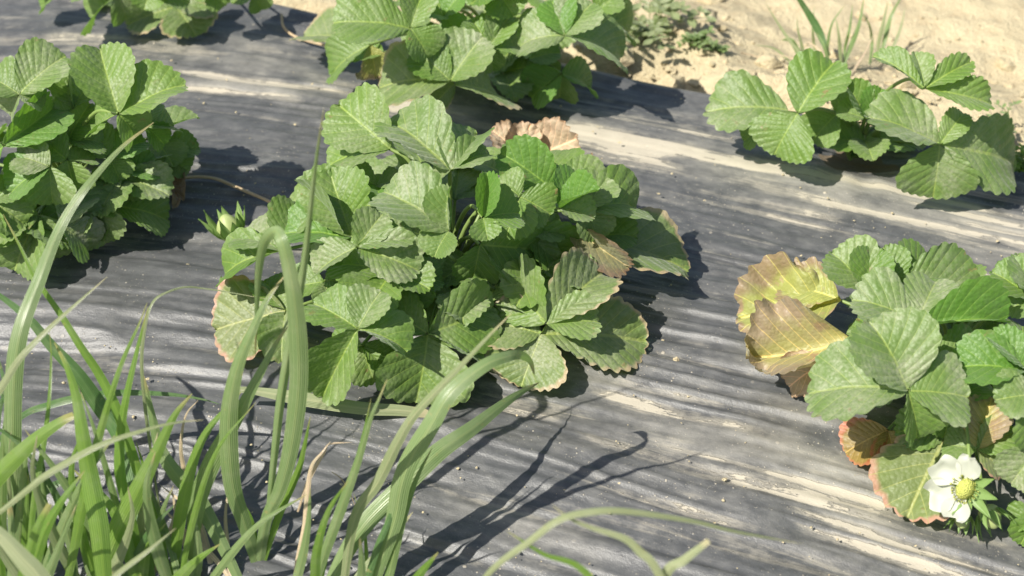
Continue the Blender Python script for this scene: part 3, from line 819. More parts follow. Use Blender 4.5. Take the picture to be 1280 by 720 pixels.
right_plant, cr = plant('right', 'strawberry plant at the right edge with a white flower and yellowing old leaves', [
    ((1083, 362, 92), 'g', [(1040, 316, 108, 74, dict(fold=.35, roll=-6)), (1092, 312, 112, 54, dict(fold=.5, roll=10))]),
    ((1120, 358, 88), 'd', [(1160, 322, 92, 62, dict(fold=.3)), (1104, 310, 106, 44, dict(k='g', fold=.5)), (1222, 366, 78, 50, dict(fold=.35))]),
    ((1147, 402, 100), 'd', [(1066, 374, 108, 80, dict(fold=.3, roll=-4)), (1254, 402, 98, 52, dict(fold=.85, roll=14, k='f', b=(1152, 408, 98))), (1170, 352, 108, 46, dict())]),
    ((1135, 488, 96), 'd', [(1010, 492, 78, 96, dict(fold=.2, roll=-4)), (1086, 402, 124, 104, dict(fold=.32, roll=6)), (1209, 496, 90, 88, dict(fold=.22)), (1146, 548, 62, 62, dict(fold=.45, k='g'))]),
    ((1110, 538, 22), 'r', [(1056, 566, 5, 56, dict(bend=.4, fold=.2)), (1120, 580, 8, 50, dict())], dict(label='low leaf with red and orange edge')),
    ((1188, 534, 36), 'p', [(1133, 648, 6, 98, dict(bend=.5, fold=.22)), (1120, 540, 30, 46, dict(k='g'))], dict(label='yellow-green round leaf with pink edge under the flower')),
    ((1222, 562, 44), 'o', [(1240, 496, 66, 56, dict(fold=.35)), (1268, 540, 52, 48, dict(k='g')), (1180, 556, 40, 46, dict(k='g')), (1256, 590, 30, 40, dict(k='p'))], dict(label='yellow and brown dying leaf among green ones')),
    ((1284, 462, 94), 'f', [(1192, 460, 90, 58, dict(fold=.45)), (1236, 420, 106, 40, dict(fold=.6)), (1240, 478, 86, 34, dict()), (1330, 440, 96, 70, dict())]),
    ((1296, 492, 92), 'd', [(1244, 500, 88, 56, dict(fold=.3)), (1300, 560, 60, 66, dict(k='g')), (1340, 480, 90, 70, dict())]),
    ((1298, 560, 60), 'g', [(1264, 604, 36, 56, dict(k='d')), (1310, 620, 30, 60, dict())]),
    ((1296, 640, 22), 'g', [(1264, 652, 12, 34, dict()), (1276, 680, 6, 40, dict()), (1300, 690, 6, 50, dict())]),
    ((1292, 374, 96), 'g', [(1240, 340, 106, 54, dict(fold=.4)), (1272, 318, 116, 44, dict(k='d')), (1256, 388, 88, 38, dict()), (1340, 360, 100, 60, dict())]),
    ((1252, 356, 72), 'g', [(1222, 362, 68, 20, dict(fold=.5)), (1266, 330, 84, 30, dict(k='f'))]),
    # dying leaf on the left
    ((1052, 376, 46), 'l', [(922, 398, 20, 78, dict(bend=.35, fold=.15, crumple=.11)), (978, 356, 40, 46, dict(crumple=.07, k='l', b=(1048, 374, 50)))], dict(label='yellow dying leaf with torn brown edge')),
    ((1060, 422, 56), 'o', [(932, 450, 24, 84, dict(bend=-.5, fold=.5, crumple=.12, cup=.20, roll=6)), (985, 484, 8, 46, dict(k='b', crumple=.09, fold=.4, b=(1040, 446, 34)))], dict(label='curled yellow and tan dying leaf')),
    # inner
    ((1170, 440, 76), 'g', [(1200, 470, 64, 52, dict()), (1150, 470, 66, 50, dict()), (1230, 436, 72, 46, dict())]),
    ((1190, 500, 60), 'g', [(1226, 520, 46, 52, dict()), (1180, 546, 40, 50, dict()), (1236, 480, 62, 50, dict())]),
], fillers=7, frad=0.055, fh=0.045, seed=13)

# ------------------------------------------------------------------ flower, buds and runners
def plain(name, c, rough=0.5, c2=None, sc=200, trans=None, tmix=0.3, bump=0.0):
    t = NT(name)
    n = t.noise(t.coord("Object"), sc, 3)
    t.set(t.b.inputs["Base Color"], t.mix(n, c, c2 or c))
    t.b.inputs["Roughness"].default_value = rough
    if bump: t.link(t.bump(t.voro(t.coord("Object"), 900).outputs["Distance"], bump, 1.0), t.b.inputs["Normal"])
    if trans:
        tr = t.n.new("ShaderNodeBsdfTranslucent"); tr.inputs[0].default_value = (*trans, 1)
        ms = t.n.new("ShaderNodeMixShader"); ms.inputs[0].default_value = tmix
        t.link(t.b.outputs[0], ms.inputs[1]); t.link(tr.outputs[0], ms.inputs[2]); t.link(ms.outputs[0], t.out.inputs[0])
    return t.m
M_PETAL = plain('white_petal', (0.58, 0.59, 0.51), 0.55, (0.50, 0.52, 0.42), 60, (0.8, 0.8, 0.72), 0.3)
M_EYE = plain('flower_centre_yellow', (0.55, 0.55, 0.13), 0.7, (0.38, 0.44, 0.09), 600, bump=0.001)
M_SEPAL = plain('sepal_green', (0.16, 0.27, 0.06), 0.5, (0.24, 0.34, 0.12), 200, (0.25, 0.45, 0.08), 0.3)
M_BUD = plain('bud_pale_green', (0.27, 0.34, 0.11), 0.55, (0.36, 0.40, 0.18), 220)

def petal_mesh(name, length, width, frame, org, mat, curl=0.35, cup=0.15, pointed=0.0, seed=0, nu=14, nv=9):
    """petal or sepal from the origin of frame along its x axis"""
    u = np.linspace(0, 1, nu)[:, None]; v = np.linspace(-1, 1, nv)[None, :]
    if pointed: w = (np.sin(np.pi * np.clip(u, 0, 1) ** 0.7) ** 0.8) * (1 - pointed * u ** 2) + 0.02
    else: w = np.sqrt(np.clip(1 - ((u - 0.55) / 0.56) ** 2, 0.0, 1)) * (0.35 + 0.65 * sm(0, 0.45, u)) + 0.01
    x = u * length + 0 * v - (0.05 * length * (1 - np.abs(v)) * (u > 0.9) if not pointed else 0)
    y = v * w * width / 2
    a = curl * u
    z = length * (0.5 * curl * u * u) + cup * width * v * v * w + (0.03 if pointed else 0.16) * length * u * vnoise(u * 3 + seed, v * 2 + seed, seed + 5)
    X, Y, Z = frame
    co = npv(org)[None, :] * 0 + x.reshape(-1, 1) * npv(X) + y.reshape(-1, 1) * npv(Y) + z.reshape(-1, 1) * npv(Z)
    return co, grid_faces(nu, nv)

def flower(root, c, at, facing, petals, size, sepals, petal_names=True):
    """open flower: domed centre with its stalk as the part, petals and sepals as sub-parts"""
    ctr = PP(at)
    n = Vector(facing).normalized()
    a = n.orthogonal().normalized()
    a = (Vector((0, 0, 1)) - n * n.z).normalized() if abs(n.z) < 0.95 else a
    b = n.cross(a)
    # receptacle dome, elongated
    nu, nv = 12, 22
    V = []
    for i in range(nu):
        th = (i / (nu - 1)) * math.pi * 0.62
        for j in range(nv):
            ph = 2 * math.pi * j / nv
            bump = 1 + 0.05 * math.sin(9 * ph + i * 2.4) * math.sin(i * 1.9)
            V.append(npv((a * math.cos(ph) * 1.15 + b * math.sin(ph) * 0.85) * math.sin(th) * size * 0.34 * bump + n * (math.cos(th) * size * 0.40 * bump)))
    F = []
    for i in range(nu - 1):
        for j in range(nv):
            F.append((i * nv + j, (i + 1) * nv + j, (i + 1) * nv + (j + 1) % nv, i * nv + (j + 1) % nv))
    st = obj('flower', tube_mesh('flower', [c, c.lerp(ctr, 0.6) + Vector((0, 0, 0.03)), ctr - n * size * 0.4, ctr - n * size * 0.05], [0.0015, 0.0012, 0.0013, 0.0018], M_STALK, ctr), root, ctr - c)
    obj('flower_centre', new_mesh('flower_centre', V, F, M_EYE), st)
    SV, SF = [], []
    rg = random.Random(4)
    for k in range(26):                                   # ring of stamens round the dome
        ph = 2 * math.pi * k / 26 + rg.uniform(-.1, .1)
        d = a * math.cos(ph) + b * math.sin(ph); e = n.cross(d)
        p0 = npv(d) * size * 0.30 - npv(n) * size * .02; p1 = npv(d) * size * rg.uniform(.42, .52) + npv(n) * size * rg.uniform(.10, .24)
        for (p, w) in ((p0, .014), (p0 * .25 + p1 * .75, .014), (p0 * .2 + p1 * .8, .045), (p1, .03)):
            for q in (-1, 1): SV.append(p + npv(e) * q * w * size)
            SV.append(p + npv(n) * w * size)
        for r in range(3):
            o0 = len(SV) - 12 + r * 3
            for q in range(3): SF.append((o0 + q, o0 + (q + 1) % 3, o0 + 3 + (q + 1) % 3, o0 + 3 + q))
    obj('stamens', new_mesh('stamens', SV, SF, M_EYE), st)
    for (ang, ln, wd, cu) in petals:
        d = (a * math.cos(ang) + b * math.sin(ang))
        co, f = petal_mesh('petal', size * ln, size * wd, (d, n.cross(d), n), (0, 0, 0), M_PETAL, cu, 0.20, 0, int(ang * 10) % 50)
        obj('petal', new_mesh('petal', co + npv(d) * size * 0.22, f, M_PETAL), st)
    for (ang, ln, wd, cu) in sepals:
        d = (a * math.cos(ang) + b * math.sin(ang))
        co, f = petal_mesh('sepal', size * ln, size * wd, (d, n.cross(d), n), (0, 0, 0), M_SEPAL, cu, 0.12, 0.4, int(ang * 10) % 50)
        obj('sepal', new_mesh('sepal', co - npv(n) * size * 0.10 + npv(d) * size * 0.1, f, M_SEPAL), st)
    return st

def bud(root, c, at, facing, size, label=None, nsep=9, open_=1.0, seed=0):
    ctr = PP(at); n = Vector(facing).normalized(); a = n.orthogonal().normalized(); b = n.cross(a)
    nu, nv = 12, 16; V = []
    for i in range(nu):
        th = i / (nu - 1) * math.pi
        r = math.sin(th) * size * 0.42 * (1 - 0.25 * math.cos(th))
        for j in range(nv):
            ph = 2 * math.pi * j / nv
            V.append(npv((a * math.cos(ph) + b * math.sin(ph)) * r * (1 + .06 * math.sin(5 * ph)) + n * math.cos(th) * size * 0.5))
    F = [(i * nv + j, (i + 1) * nv + j, (i + 1) * nv + (j + 1) % nv, i * nv + (j + 1) % nv) for i in range(nu - 1) for j in range(nv)]
    st = obj('flower_bud', tube_mesh('flower_bud', [c, c.lerp(ctr, 0.55) + Vector((0, 0, 0.015)), ctr - n * size * 0.45], [0.0014, 0.0011, 0.0011], M_STALK, ctr), root, ctr - c)
    if label: st['label'] = label
    obj('bud_core', new_mesh('bud_core', V, F, M_BUD), st)
    rg = random.Random(seed)
    for k in range(nsep):
        ang = 2 * math.pi * k / nsep + rg.uniform(-.2, .2)
        d = (a * math.cos(ang) + b * math.sin(ang))
        ax = (d * (0.55 * open_) + n * 0.8).normalized()
        nn = ax.cross(d.cross(n)).normalized() * -1
        co, f = petal_mesh('sepal', size * rg.uniform(.75, 1.1), size * rg.uniform(.26, .4), (ax, nn.cross(ax), -nn), (0, 0, 0), M_SEPAL, rg.uniform(-.5, .3), 0.2, 0.5, k)
        obj('sepal', new_mesh('sepal', co + npv(d) * size * 0.38 - npv(n) * size * 0.25, f, M_SEPAL), st)
    return st

FL = (-0.62, -0.60, 0.50)
flower(right_plant, cr, (1207, 611, 50), FL,
       [(1.25, 1.05, 1.15, .45), (0.2, 1.0, .9, .75), (2.35, 1.1, 1.2, .15), (3.3, 0.9, 1.0, .35)], 0.0192,
       [(-1.3, 1.1, .42, .5), (-1.9, 1.2, .4, .2), (-2.6, 1.1, .4, .4), (-0.7, 1.0, .36, .2), (-3.1, .9, .34, .6), (0.9, .9, .3, -.3), (1.9, .9, .3, -.3)])
bud(right_plant, cr, (1238, 646, 20), (0.25, -0.6, -0.35), 0.017, 'green bud right of the flower', seed=2)
bud(right_plant, cr, (1203, 650, 14), (-0.2, -0.8, -0.2), 0.013, 'small green bud below the flower', seed=3, open_=.6)
bud(centre, cc, (286, 284, 20), (-0.25, 0.1, 0.9), 0.024, seed=4, nsep=13, open_=.75)

rn = [cl + Vector((0.02, 0, 0.004)), P(215, 226, .006), P(262, 222, .006), P(300, 236, .005), P(352, 259, .004), P(400, 285, .006)]
obj('runner', tube_mesh('runner', rn, [0.0013, 0.0016, 0.0014], M_RUNNER, cl), left_plant)
rn = [P(352, 18, .01), P(355, 34, .006), P(372, 47, .005), P(412, 58, .006), P(450, 66, .012), P(520, 70, .012), cb]
obj('runner', tube_mesh('runner', rn, [0.0012, 0.0015, 0.0016], M_RUNNER, cb), back_plant)
# pale stalks seen at the foot of the plant by the soil
for (a, b, r0, r1) in [((1022, 156, 40), (1066, 192, 2), .0022, .0030), ((1058, 138, 50), (1084, 192, 2), .0030, .0042), ((1100, 150, 50), (1092, 194, 2), .0025, .0034), ((1052, 150, 36), (1070, 190, 2), .0014, .002)]:
    A, B = PP(a), PP(b)
    obj('stalk', tube_mesh('stalk', [B, A.lerp(B, .5) + Vector((0, 0, .003)), A], [r1, (r0 + r1) / 2, r0], M_STALK, crb), rb_plant)
A, B = PP((545, 308, 86)), PP((606, 352, 40))
obj('stalk', tube_mesh('stalk', [B, A.lerp(B, .5), A], [.002, .0016, .0014], M_STALK, cc), centre)

# ------------------------------------------------------------------ loose dead leaves
def dead_leaf(label, base, tip, wpx, kind, crumple=.09, fold=.4, bend=-.3, roll=0):
    b, t = PP(base), PP(tip)
    e = empty('dead_leaf', b)
    tag(e, label, 'dead leaf', 'dead leaves lying on the film')
    leaflet(e, b, t, wpx * mpp(b), kind, org=b, crumple=crumple, fold=fold, bend=bend, roll=roll, name='dry_leaflet')
    return e
d = dead_leaf('large pinkish tan dead leaf curled up behind the middle plant', (650, 200, 22), (722, 172, 56), 66, 'b', crumple=.10, roll=-25)
b = PP((646, 204, 18)); leaflet(d, b, PP((610, 166, 44)), 44 * mpp(b), 'b', org=b, crumple=.11, fold=.5, name='dry_leaflet')
leaflet(d, b, PP((660, 158, 52)), 54 * mpp(b), 'b', org=b, crumple=.10, fold=.3, roll=-20, name='dry_leaflet')
dead_leaf('tan dead leaf lying flat between the curled pink one and the middle plant', (690, 226, 16), (756, 218, 24), 50, 'b', crumple=.06)
dead_leaf('crumpled pale dead leaf under the left side of the top middle plant', (446, 96, 14), (478, 92, 24), 26, 'b', crumple=.12)
dead_leaf('dark brown shrivelled leaf under the right side of the left plant', (206, 226, 8), (224, 246, 18), 24, 'k', crumple=.14, fold=.8)
dead_leaf('tiny pale scrap of dry leaf on the film right of the left plant', (216, 262, 3), (230, 244, 8), 11, 'b', crumple=.14, fold=.8)
# ------------------------------------------------------------------ grass
def blade(parent, pts, wpx, kind, twist=0.0, vee=0.24, taper=1.0, name='grass_blade', org=(0, 0, 0), fn=P, base_w=0.55, tip_w=0.04, label=None):
    """ribbon through picture positions (px, py, height mm), base first"""
    wpx = wpx * (0.97 if fn is P else 0.75)
    w = np.array([npv(fn(a, b, c / 1000.0)) for a, b, c in pts])
    c = catmull(w, 9)
    n = len(c)
    ar = np.concatenate([[0], np.cumsum(np.linalg.norm(np.diff(c, axis=0), axis=1))]); ar /= ar[-1]
    ppm = mpp(Vector(c[n // 2]))
    wid = wpx * ppm * np.minimum(base_w + (1 - base_w) * sm(0, .4, ar), tip_w + (1 - tip_w) * np.clip((1 - ar) / 0.5, 0, 1) ** (0.8 * taper))
    K = np.linspace(-1, 1, 7)
    V, UV = [], []
    prev = None
    for i in range(n):
        tg = unit(c[min(i + 1, n - 1)] - c[max(i - 1, 0)])
        vd = unit(c[i] - npv(CAM))
        side = np.cross(tg, vd)
        side = unit(side) if np.linalg.norm(side) > 0.15 else prev
        if prev is not None and side.dot(prev) < 0 and False: side = -side
        if prev is not None: side = unit(side * 0.5 + prev * 0.5)
        prev = side
        nn = unit(np.cross(side, tg))
        a = math.radians(twist) * (ar[i] - 0.3)
        s2 = side * math.cos(a) + nn * math.sin(a); n2 = nn * math.cos(a) - side * math.sin(a)
        for k in K:
            V.append(c[i] + s2 * (k * wid[i] / 2) + n2 * (vee * abs(k) * wid[i] / 2))
            UV.append(((k + 1) / 2, ar[i]))
    me = new_mesh(name, np.array(V) - npv(org), grid_faces(n, len(K)), GM[kind], uv=UV)
    o = obj(name, me, parent)
    if label: o['label'] = label
    return o

def clump(name, label, group, origin, blades, cat='grass clump', fn=P, hs=1.0):
    c = fn(*origin, 0)
    root = empty(name, c)
    tag(root, label, cat, group)
    for bl in blades:
        op = dict(bl[3]) if len(bl) > 3 else {}
        blade(root, [(a, b, h * hs) for a, b, h in bl[0]], bl[1], bl[2], org=c, fn=fn, **op)
    return root, c
GRP = 'grass clumps growing in front of the bed'

def extra_blades():
    """thin blades that fill the dense clump in the corner"""
    r = random.Random(31); out = []
    for i in range(46):
        bx = r.uniform(-40, 250); by = r.uniform(735, 790); L = r.uniform(90, 300); an = math.radians(r.gauss(95, 20))
        dx, dy = math.cos(an) * L, -math.sin(an) * L; bend = r.uniform(-0.35, 0.35) * L
        hh = L * r.uniform(.55, .75)
        out.append(([(bx, by, 0), (bx + dx * .35 + bend * .02, by + dy * .35, hh * .42), (bx + dx * .7 + bend * .25, by + dy * .7, hh * .80), (bx + dx + bend * .8, by + dy * .93, hh)], r.uniform(7, 17), r.choice('fffgggdp')))
    return out

clump('grass_clump', 'dense clump of long grass filling the lower left corner', GRP, (70, 760), [
    ([(20, 760, 0), (22, 640, 80), (16, 540, 150), (22, 430, 215), (50, 347, 245), (76, 283, 265), (106, 236, 285), (150, 186, 300), (192, 153, 310)], 22, 'g', dict(twist=15)),
    ([(220, 770, 0), (196, 650, 60), (171, 585, 95), (147, 515, 140), (125, 470, 165), (100, 432, 190), (75, 392, 212), (46, 350, 235), (24, 306, 255), (4, 268, 270)], 13, 'f'),
    ([(190, 780, 0), (170, 610, 60), (150, 543, 90), (125, 508, 110), (97, 468, 140), (62, 430, 165), (37, 400, 185), (0, 370, 200), (-40, 345, 215)], 23, 'd', dict(twist=10)),
    ([(-60, 640, 150), (-30, 530, 200), (0, 487, 220), (26, 447, 240), (62, 410, 255), (100, 376, 270), (134, 346, 280)], 10, 'p'),
    ([(70, 790, 0), (86, 720, 60), (104, 628, 120), (122, 552, 165), (140, 490, 205), (155, 447, 225), (174, 405, 245), (184, 378, 255)], 13, 'f'),
    ([(190, 780, 0), (171, 683, 60), (159, 631, 95), (150, 592, 120), (150, 546, 145), (158, 495, 175), (172, 435, 205), (185, 384, 235)], 14, 'f', dict(twist=20)),
    ([(30, 760, 40), (43, 622, 120), (53, 566, 145), (61, 505, 175), (64, 450, 195), (62, 414, 215)], 8, 'f'),
    ([(140, 800, 30), (130, 720, 80), (124, 660, 115), (113, 600, 145), (104, 550, 175), (96, 500, 200), (84, 460, 220), (68, 428, 232)], 25, 'f', dict(twist=12)),
    ([(-70, 690, 90), (-20, 615, 135), (20, 572, 160), (50, 545, 175), (78, 526, 185), (92, 519, 188)], 25, 'f', dict(tip_w=.35)),
    ([(-30, 660, 190), (0, 640, 205), (35, 612, 222), (61, 592, 232), (122, 558, 246), (183, 537, 250), (222, 528, 250), (254, 525, 246)], 9, 'p'),
    ([(120, 790, 0), (130, 714, 60), (146, 668, 92), (170, 618, 125), (196, 566, 155), (218, 520, 180), (240, 492, 195)], 28, 'f', dict(twist=-18)),
    ([(20, 780, 60), (46, 690, 120), (60, 655, 140), (80, 622, 158), (106, 588, 172)], 17, 'f'),
    ([(20, 800, 90), (30, 720, 170), (45, 665, 205), (62, 630, 222)], 17, 'f', dict(tip_w=.4)),
    ([(90, 790, 190), (55, 730, 215), (25, 695, 230), (0, 668, 240), (-30, 640, 250)], 25, 'p', dict(tip_w=.3)),
    ([(10, 780, 20), (16, 700, 70), (14, 660, 95), (12, 634, 110)], 12, 'g', dict(tip_w=.5)),
    ([(30, 770, 10), (22, 660, 70), (18, 592, 110), (20, 540, 140), (10, 495, 165), (-4, 440, 190)], 17, 'd'),
    ([(44, 770, 0), (36, 640, 70), (24, 560, 120), (6, 500, 155), (-14, 470, 170)], 14, 'd'),
    ([(120, 740, 190), (150, 715, 200), (183, 690, 210), (220, 660, 218)], 7, 'p'),
    ([(20, 690, 20), (40, 632, 45), (62, 610, 58), (90, 599, 62), (126, 598, 60)], 12, 'd'),
    ([(-10, 560, 60), (28, 520, 84), (60, 507, 94), (100, 497, 100), (150, 491, 100), (212, 493, 98), (252, 499, 94), (274, 505, 90)], 10, 'd'),
    ([(80, 800, 0), (86, 720, 40), (98, 660, 75), (104, 620, 95), (100, 590, 110)], 9, 'f'),
    ([(200, 800, 0), (186, 700, 40), (178, 640, 66), (180, 590, 90), (170, 552, 110)], 11, 'f'),
    ([(230, 790, 0), (222, 720, 30), (206, 660, 55), (186, 610, 80), (166, 578, 96)], 9, 'g'),
    ([(60, 780, 0), (48, 690, 30), (20, 640, 50), (-20, 610, 62)], 13, 'd'),
    ([(100, 770, 0), (120, 700, 20), (160, 650, 36), (190, 640, 40)], 10, 'd'),
    ([(10, 760, 0), (4, 680, 50), (-6, 600, 90), (-2, 520, 130), (14, 470, 160)], 15, 'd'),
    ([(180, 770, 0), (186, 730, 10), (214, 662, 40), (226, 610, 60), (224, 575, 75)], 8, 's', dict(label='dry straw coloured blade')),
    ([(150, 760, 0), (120, 690, 12), (96, 672, 14), (56, 668, 14)], 11, 'd'),
] + extra_blades(), hs=0.74)

clump('grass_clump', 'upright grass clump left of centre, one wide blade arching over and one thin tall spike', GRP, (322, 706), [
    ([(322, 704, 3), (305, 653, 40), (290, 603, 75), (286, 524, 125), (296, 462, 160), (316, 412, 185), (333, 376, 200), (356, 344, 210)], 24, 'g', dict(twist=8, base_w=.7)),
    ([(324, 704, 3), (333, 650, 40), (350, 612, 68), (364, 557, 106), (373, 482, 155), (372, 420, 195), (368, 376, 222), (361, 334, 245), (353, 304, 260), (344, 289, 262), (330, 304, 250), (323, 344, 222), (321, 390, 190), (319, 446, 152)], 25, 'g', dict(twist=20, base_w=.6, taper=1.25)),
    ([(330, 702, 3), (336, 637, 44), (344, 560, 96), (351, 499, 136), (364, 420, 188), (378, 345, 240), (388, 262, 295), (396, 195, 340), (405, 136, 378)], 12, 'g', dict(vee=.6)),
    ([(236, 730, 0), (245, 640, 52), (260, 590, 82), (282, 547, 106), (305, 505, 130), (326, 465, 148), (346, 428, 164), (360, 408, 172)], 24, 'g', dict(twist=-12)),
    ([(304, 736, 0), (282, 690, 20), (262, 650, 38), (242, 616, 54), (218, 590, 66), (200, 560, 80), (190, 520, 102), (180, 470, 128)], 21, 'g'),
    ([(285, 486, 30), (321, 489, 28), (380, 499, 24), (450, 510, 18), (500, 513, 14), (535, 517, 10)], 18, 'p', dict(tip_w=.5, base_w=.4, taper=.5)),
    ([(200, 640, 4), (188, 560, 60), (181, 505, 96), (177, 450, 128), (182, 405, 150), (190, 380, 160), (203, 368, 164), (230, 359, 160), (258, 361, 152), (290, 366, 146), (334, 374, 140)], 4.5, 'p', dict(label='thin pale blade bent over to the right')),
    ([(368, 724, 0), (372, 700, 14), (382, 656, 40), (385, 610, 66), (390, 582, 82), (402, 566, 90), (413, 552, 94)], 9, 's', dict(label='thin dry brown blade')),
    ([(372, 640, 40), (386, 600, 66), (405, 566, 84), (412, 555, 90), (440, 553, 88)], 5, 's', dict(label='thin dry broken stem')),
    ([(320, 705, 3), (316, 660, 26), (300, 626, 44), (276, 590, 60)], 8, 'f'),
    ([(330, 702, 3), (350, 640, 40), (372, 590, 72), (380, 560, 90), (388, 520, 112)], 11, 'f'),
    ([(250, 742, 0), (236, 690, 14), (222, 650, 26), (215, 612, 40)], 9, 's', dict(label='dry straw at the foot of the clump')),
    ([(270, 746, 0), (258, 680, 10), (240, 640, 20), (200, 606, 28)], 8, 's', dict(label='dry straw leaning left')),
    ([(300, 742, 0), (270, 700, 12), (236, 668, 20), (198, 630, 24)], 7, 's'),
    ([(290, 750, 0), (284, 680, 14), (282, 640, 26), (288, 600, 40)], 6, 's'),
    ([(240, 744, 0), (244, 690, 12), (232, 600, 40), (226, 560, 62), (232, 520, 84), (248, 500, 96)], 7, 's'),
], hs=0.92)

clump('grass_clump', 'grass clump at the bottom middle leaning right, its widest blade bent back onto a leaf', GRP, (440, 780), [
    ([(452, 780, 0), (472, 712, 36), (492, 653, 66), (501, 607, 90), (513, 574, 106), (538, 532, 126), (563, 491, 142), (605, 457, 150), (636, 445, 146), (652, 444, 136), (663, 452, 118), (668, 468, 100)], 25, 'g', dict(twist=10, base_w=.6, taper=.8)),
    ([(400, 780, 0), (420, 716, 26), (455, 657, 50), (505, 607, 66), (547, 566, 74), (588, 537, 72), (638, 499, 56), (674, 478, 34)], 25, 'g', dict(twist=-10, base_w=.7)),
    ([(425, 770, 0), (442, 653, 66), (472, 603, 96), (497, 553, 128), (517, 520, 148), (547, 487, 166), (580, 453, 184), (611, 420, 202), (640, 391, 216)], 15, 'p', dict(base_w=.7)),
    ([(384, 780, 0), (397, 720, 34), (426, 637, 84), (447, 578, 118), (463, 524, 146), (474, 498, 158), (484, 474, 168)], 14, 'g'),
    ([(392, 780, 0), (406, 700, 44), (430, 626, 88), (450, 560, 126), (464, 498, 158)], 9, 'f'),
    ([(470, 790, 0), (486, 720, 30), (500, 660, 60), (520, 600, 88), (540, 560, 106)], 13, 'g'),
    ([(440, 790, 0), (470, 690, 50), (490, 640, 72), (500, 590, 96), (512, 560, 108)], 9, 'd'),
    ([(462, 770, 0), (459, 712, 24), (455, 660, 46), (442, 616, 66)], 5, 'f'),
    ([(415, 590, 50), (428, 600, 40), (440, 622, 24), (446, 640, 10)], 2, 's'),
    ([(350, 780, 0), (372, 720, 30), (384, 664, 60), (388, 610, 88)], 12, 'g'),
    ([(400, 800, 0), (440, 735, 20), (476, 690, 36), (516, 640, 56)], 16, 'p'),
    ([(430, 820, 0), (446, 760, 50), (452, 715, 86), (450, 672, 116)], 18, 'g'),  # from here down, blades added to cast more shadow on the film
    ([(490, 830, 0), (500, 770, 50), (520, 725, 86), (548, 690, 116)], 20, 'f'),
    ([(380, 800, 0), (392, 740, 44), (396, 690, 80), (410, 640, 112), (436, 600, 140)], 13, 'f'),
    ([(510, 860, 0), (530, 800, 40), (556, 760, 70), (590, 735, 92)], 22, 'g'),
])

clump('grass_clump', 'out of focus grass clump nearest the camera at the bottom edge right of centre', GRP, (700, 900), [
    ([(560, 800, 150), (608, 720, 200), (663, 676, 222), (697, 651, 232), (732, 641, 234), (780, 639, 230), (862, 651, 214), (921, 665, 198), (1004, 680, 174)], 9, 'p', dict(tip_w=.03)),
    ([(800, 860, 150), (739, 724, 200), (680, 693, 214), (656, 678, 220), (634, 664, 224)], 11, 'f'),
    ([(860, 800, 170), (821, 713, 204), (800, 690, 212), (780, 673, 218), (740, 660, 224), (712, 648, 230), (690, 631, 236)], 11, 'p', dict(base_w=.9)),
    ([(810, 800, 160), (831, 720, 196), (855, 700, 206), (886, 676, 216)], 15, 'p', dict(tip_w=.45)),
])

# tuft and weeds on the bare soil beyond the film, out of focus
def off(pts, dx, dy): return [(a + dx, b + dy, c) for a, b, c in pts]
clump('grass_tuft', 'blurred grass tuft standing on the bare soil behind the film edge', 'grass tufts on the bare soil', (1020, 96), [
    ([(1010, 92, 5), (1002, 70, 20), (985, 48, 34), (968, 22, 50), (956, 2, 62)], 5, 'p'),
    ([(1006, 84, 4), (996, 62, 20), (988, 50, 30), (976, 50, 24)], 9, 'g'),
    ([(1036, 70, 20), (1024, 40, 44), (1010, 16, 64), (994, -8, 84)], 13, 'd', dict(tip_w=.4)),
    ([(1052, 92, 4), (1050, 62, 26), (1048, 40, 44), (1044, 20, 60)], 6, 'p'),
    ([(1050, 92, 4), (1062, 62, 26), (1074, 30, 52), (1080, -4, 80)], 8, 'g'),
    ([(1012, 92, 4), (1006, 70, 22), (998, 40, 46), (996, 20, 62)], 5, 'p'),
    ([(1100, 78, 2), (1106, 50, 26), (1114, 20, 50), (1130, -10, 76)], 8, 'g'),
    ([(1098, 78, 2), (1098, 56, 22), (1104, 30, 44), (1110, 0, 68)], 7, 'p'),
    ([(1030, 92, 2), (1016, 84, 10), (1000, 76, 16), (960, 64, 22)], 3, 's'),
    ([(1020, 96, 2), (990, 88, 4), (950, 72, 6), (920, 64, 6), (870, 52, 6)], 3, 's'),
    ([(1040, 96, 2), (1036, 80, 14), (1030, 56, 34), (1020, 40, 44)], 6, 'g'),
    ([(1060, 98, 2), (1070, 84, 10), (1084, 60, 28), (1092, 44, 40)], 5, 's'),
    ([(1070, 90, 2), (1078, 70, 18), (1090, 50, 30)], 5, 'p'),
    ([(1024, 92, 2), (1018, 60, 26), (1016, 34, 46), (1018, 6, 66)], 5, 'p'),
    ([(1030, 94, 2), (1034, 60, 28), (1040, 30, 52), (1056, 6, 72)], 5, 'g'),
    ([(1000, 92, 2), (984, 74, 12), (966, 60, 22), (940, 56, 24)], 4, 'p'),
    ([(1086, 86, 2), (1090, 56, 22), (1086, 30, 42), (1072, 10, 58)], 5, 'g'),
    ([(1104, 82, 2), (1116, 60, 18), (1126, 34, 38), (1132, 8, 58)], 5, 'p'),
    ([(1060, 92, 2), (1056, 64, 22), (1062, 36, 46), (1066, 4, 70)], 5, 'g'),
    ([(1044, 92, 2), (1030, 70, 18), (1016, 56, 28), (1004, 50, 30)], 4, 's'),
], cat='grass tuft', fn=Pg)

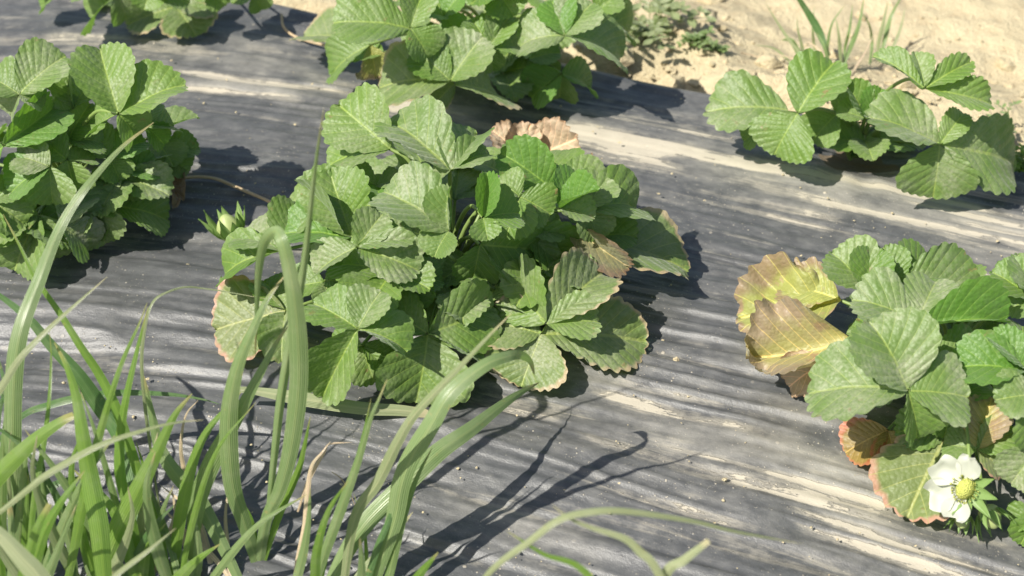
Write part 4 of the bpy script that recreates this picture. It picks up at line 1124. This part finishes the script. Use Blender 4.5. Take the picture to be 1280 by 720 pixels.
def weed(label, centre, spread, n, lsize, seed, kind='g', height=0.02, fn=Pg):
    """small weed: wiry stems that carry little oval leaves, one mesh for the stems and one for the leaves"""
    rg = random.Random(seed)
    c = fn(*centre, 0)
    root = empty('weed', c); tag(root, label, 'weed', 'small weeds at the edge of the film')
    SV, SF, LV, LF, LU = [], [], [], [], []
    for i in range(n):
        a = rg.uniform(0, 6.283); d = spread * math.sqrt(rg.random())
        e = np.array((d * math.cos(a), d * math.sin(a), height * rg.uniform(.4, 1.2)))
        m = e * np.array((.45, .45, .8)) + np.array((rg.uniform(-.004, .004), rg.uniform(-.004, .004), .003))
        q = catmull([np.zeros(3), m, e], 4)
        w = 0.0005
        for k in range(len(q) - 1):
            b0 = len(SV)
            for p in (q[k], q[k + 1]):
                for (ox, oy) in ((w, 0), (-.5 * w, .87 * w), (-.5 * w, -.87 * w)): SV.append(p + np.array((ox, oy, 0)))
            for j in range(3): SF.append((b0 + j, b0 + (j + 1) % 3, b0 + 3 + (j + 1) % 3, b0 + 3 + j))
        for p in q[2::2]:
            for s in (-1, 1):
                an = a + s * rg.uniform(.5, 1.4); L = lsize * rg.uniform(.6, 1.2)
                dx = np.array((math.cos(an), math.sin(an), rg.uniform(-.2, .5))); dy = np.array((-math.sin(an), math.cos(an), rg.uniform(-.3, .3)))
                b0 = len(LV)
                for uu, ww in ((0, .06), (.3, .26), (.65, .28), (1, .05)):
                    for v in (-1, 0, 1): LV.append(p + dx * L * uu + dy * L * ww * v + np.array((0, 0, .08 * L * abs(v)))); LU.append(((v + 1) / 2, uu))
                for r in range(3):
                    for v in range(2): LF.append((b0 + r * 3 + v, b0 + (r + 1) * 3 + v, b0 + (r + 1) * 3 + v + 1, b0 + r * 3 + v + 1))
    obj('stem', new_mesh('stem', SV, SF, M_STALK), root)
    obj('foliage', new_mesh('foliage', LV, LF, GM[kind], uv=LU), root)
    return root
weed('sprawling pale weed on the soil right of the top middle plant', (812, 48), 0.065, 26, 0.013, 21, 'p', 0.03)
weed('small weed on the soil between the sprawling weed and the grass tuft', (868, 58), 0.022, 12, 0.007, 22, 'g', 0.012)
weed('tiny green weed just beyond the film edge, left of the right back plant', (898, 68), 0.008, 6, 0.006, 23, 'g', 0.008)
weed('low weed among the stalks of the plant at the film edge', (1070, 186), 0.022, 26, 0.006, 24, 'd', 0.016, P)
weed('small bright weed at the right edge of the film below a dusty leaf', (1274, 216), 0.018, 22, 0.007, 25, 'f', 0.016, P)
weed('thin weed on the soil behind the dusty leaf at the right edge', (1250, 178), 0.020, 10, 0.006, 26, 'g', 0.03)
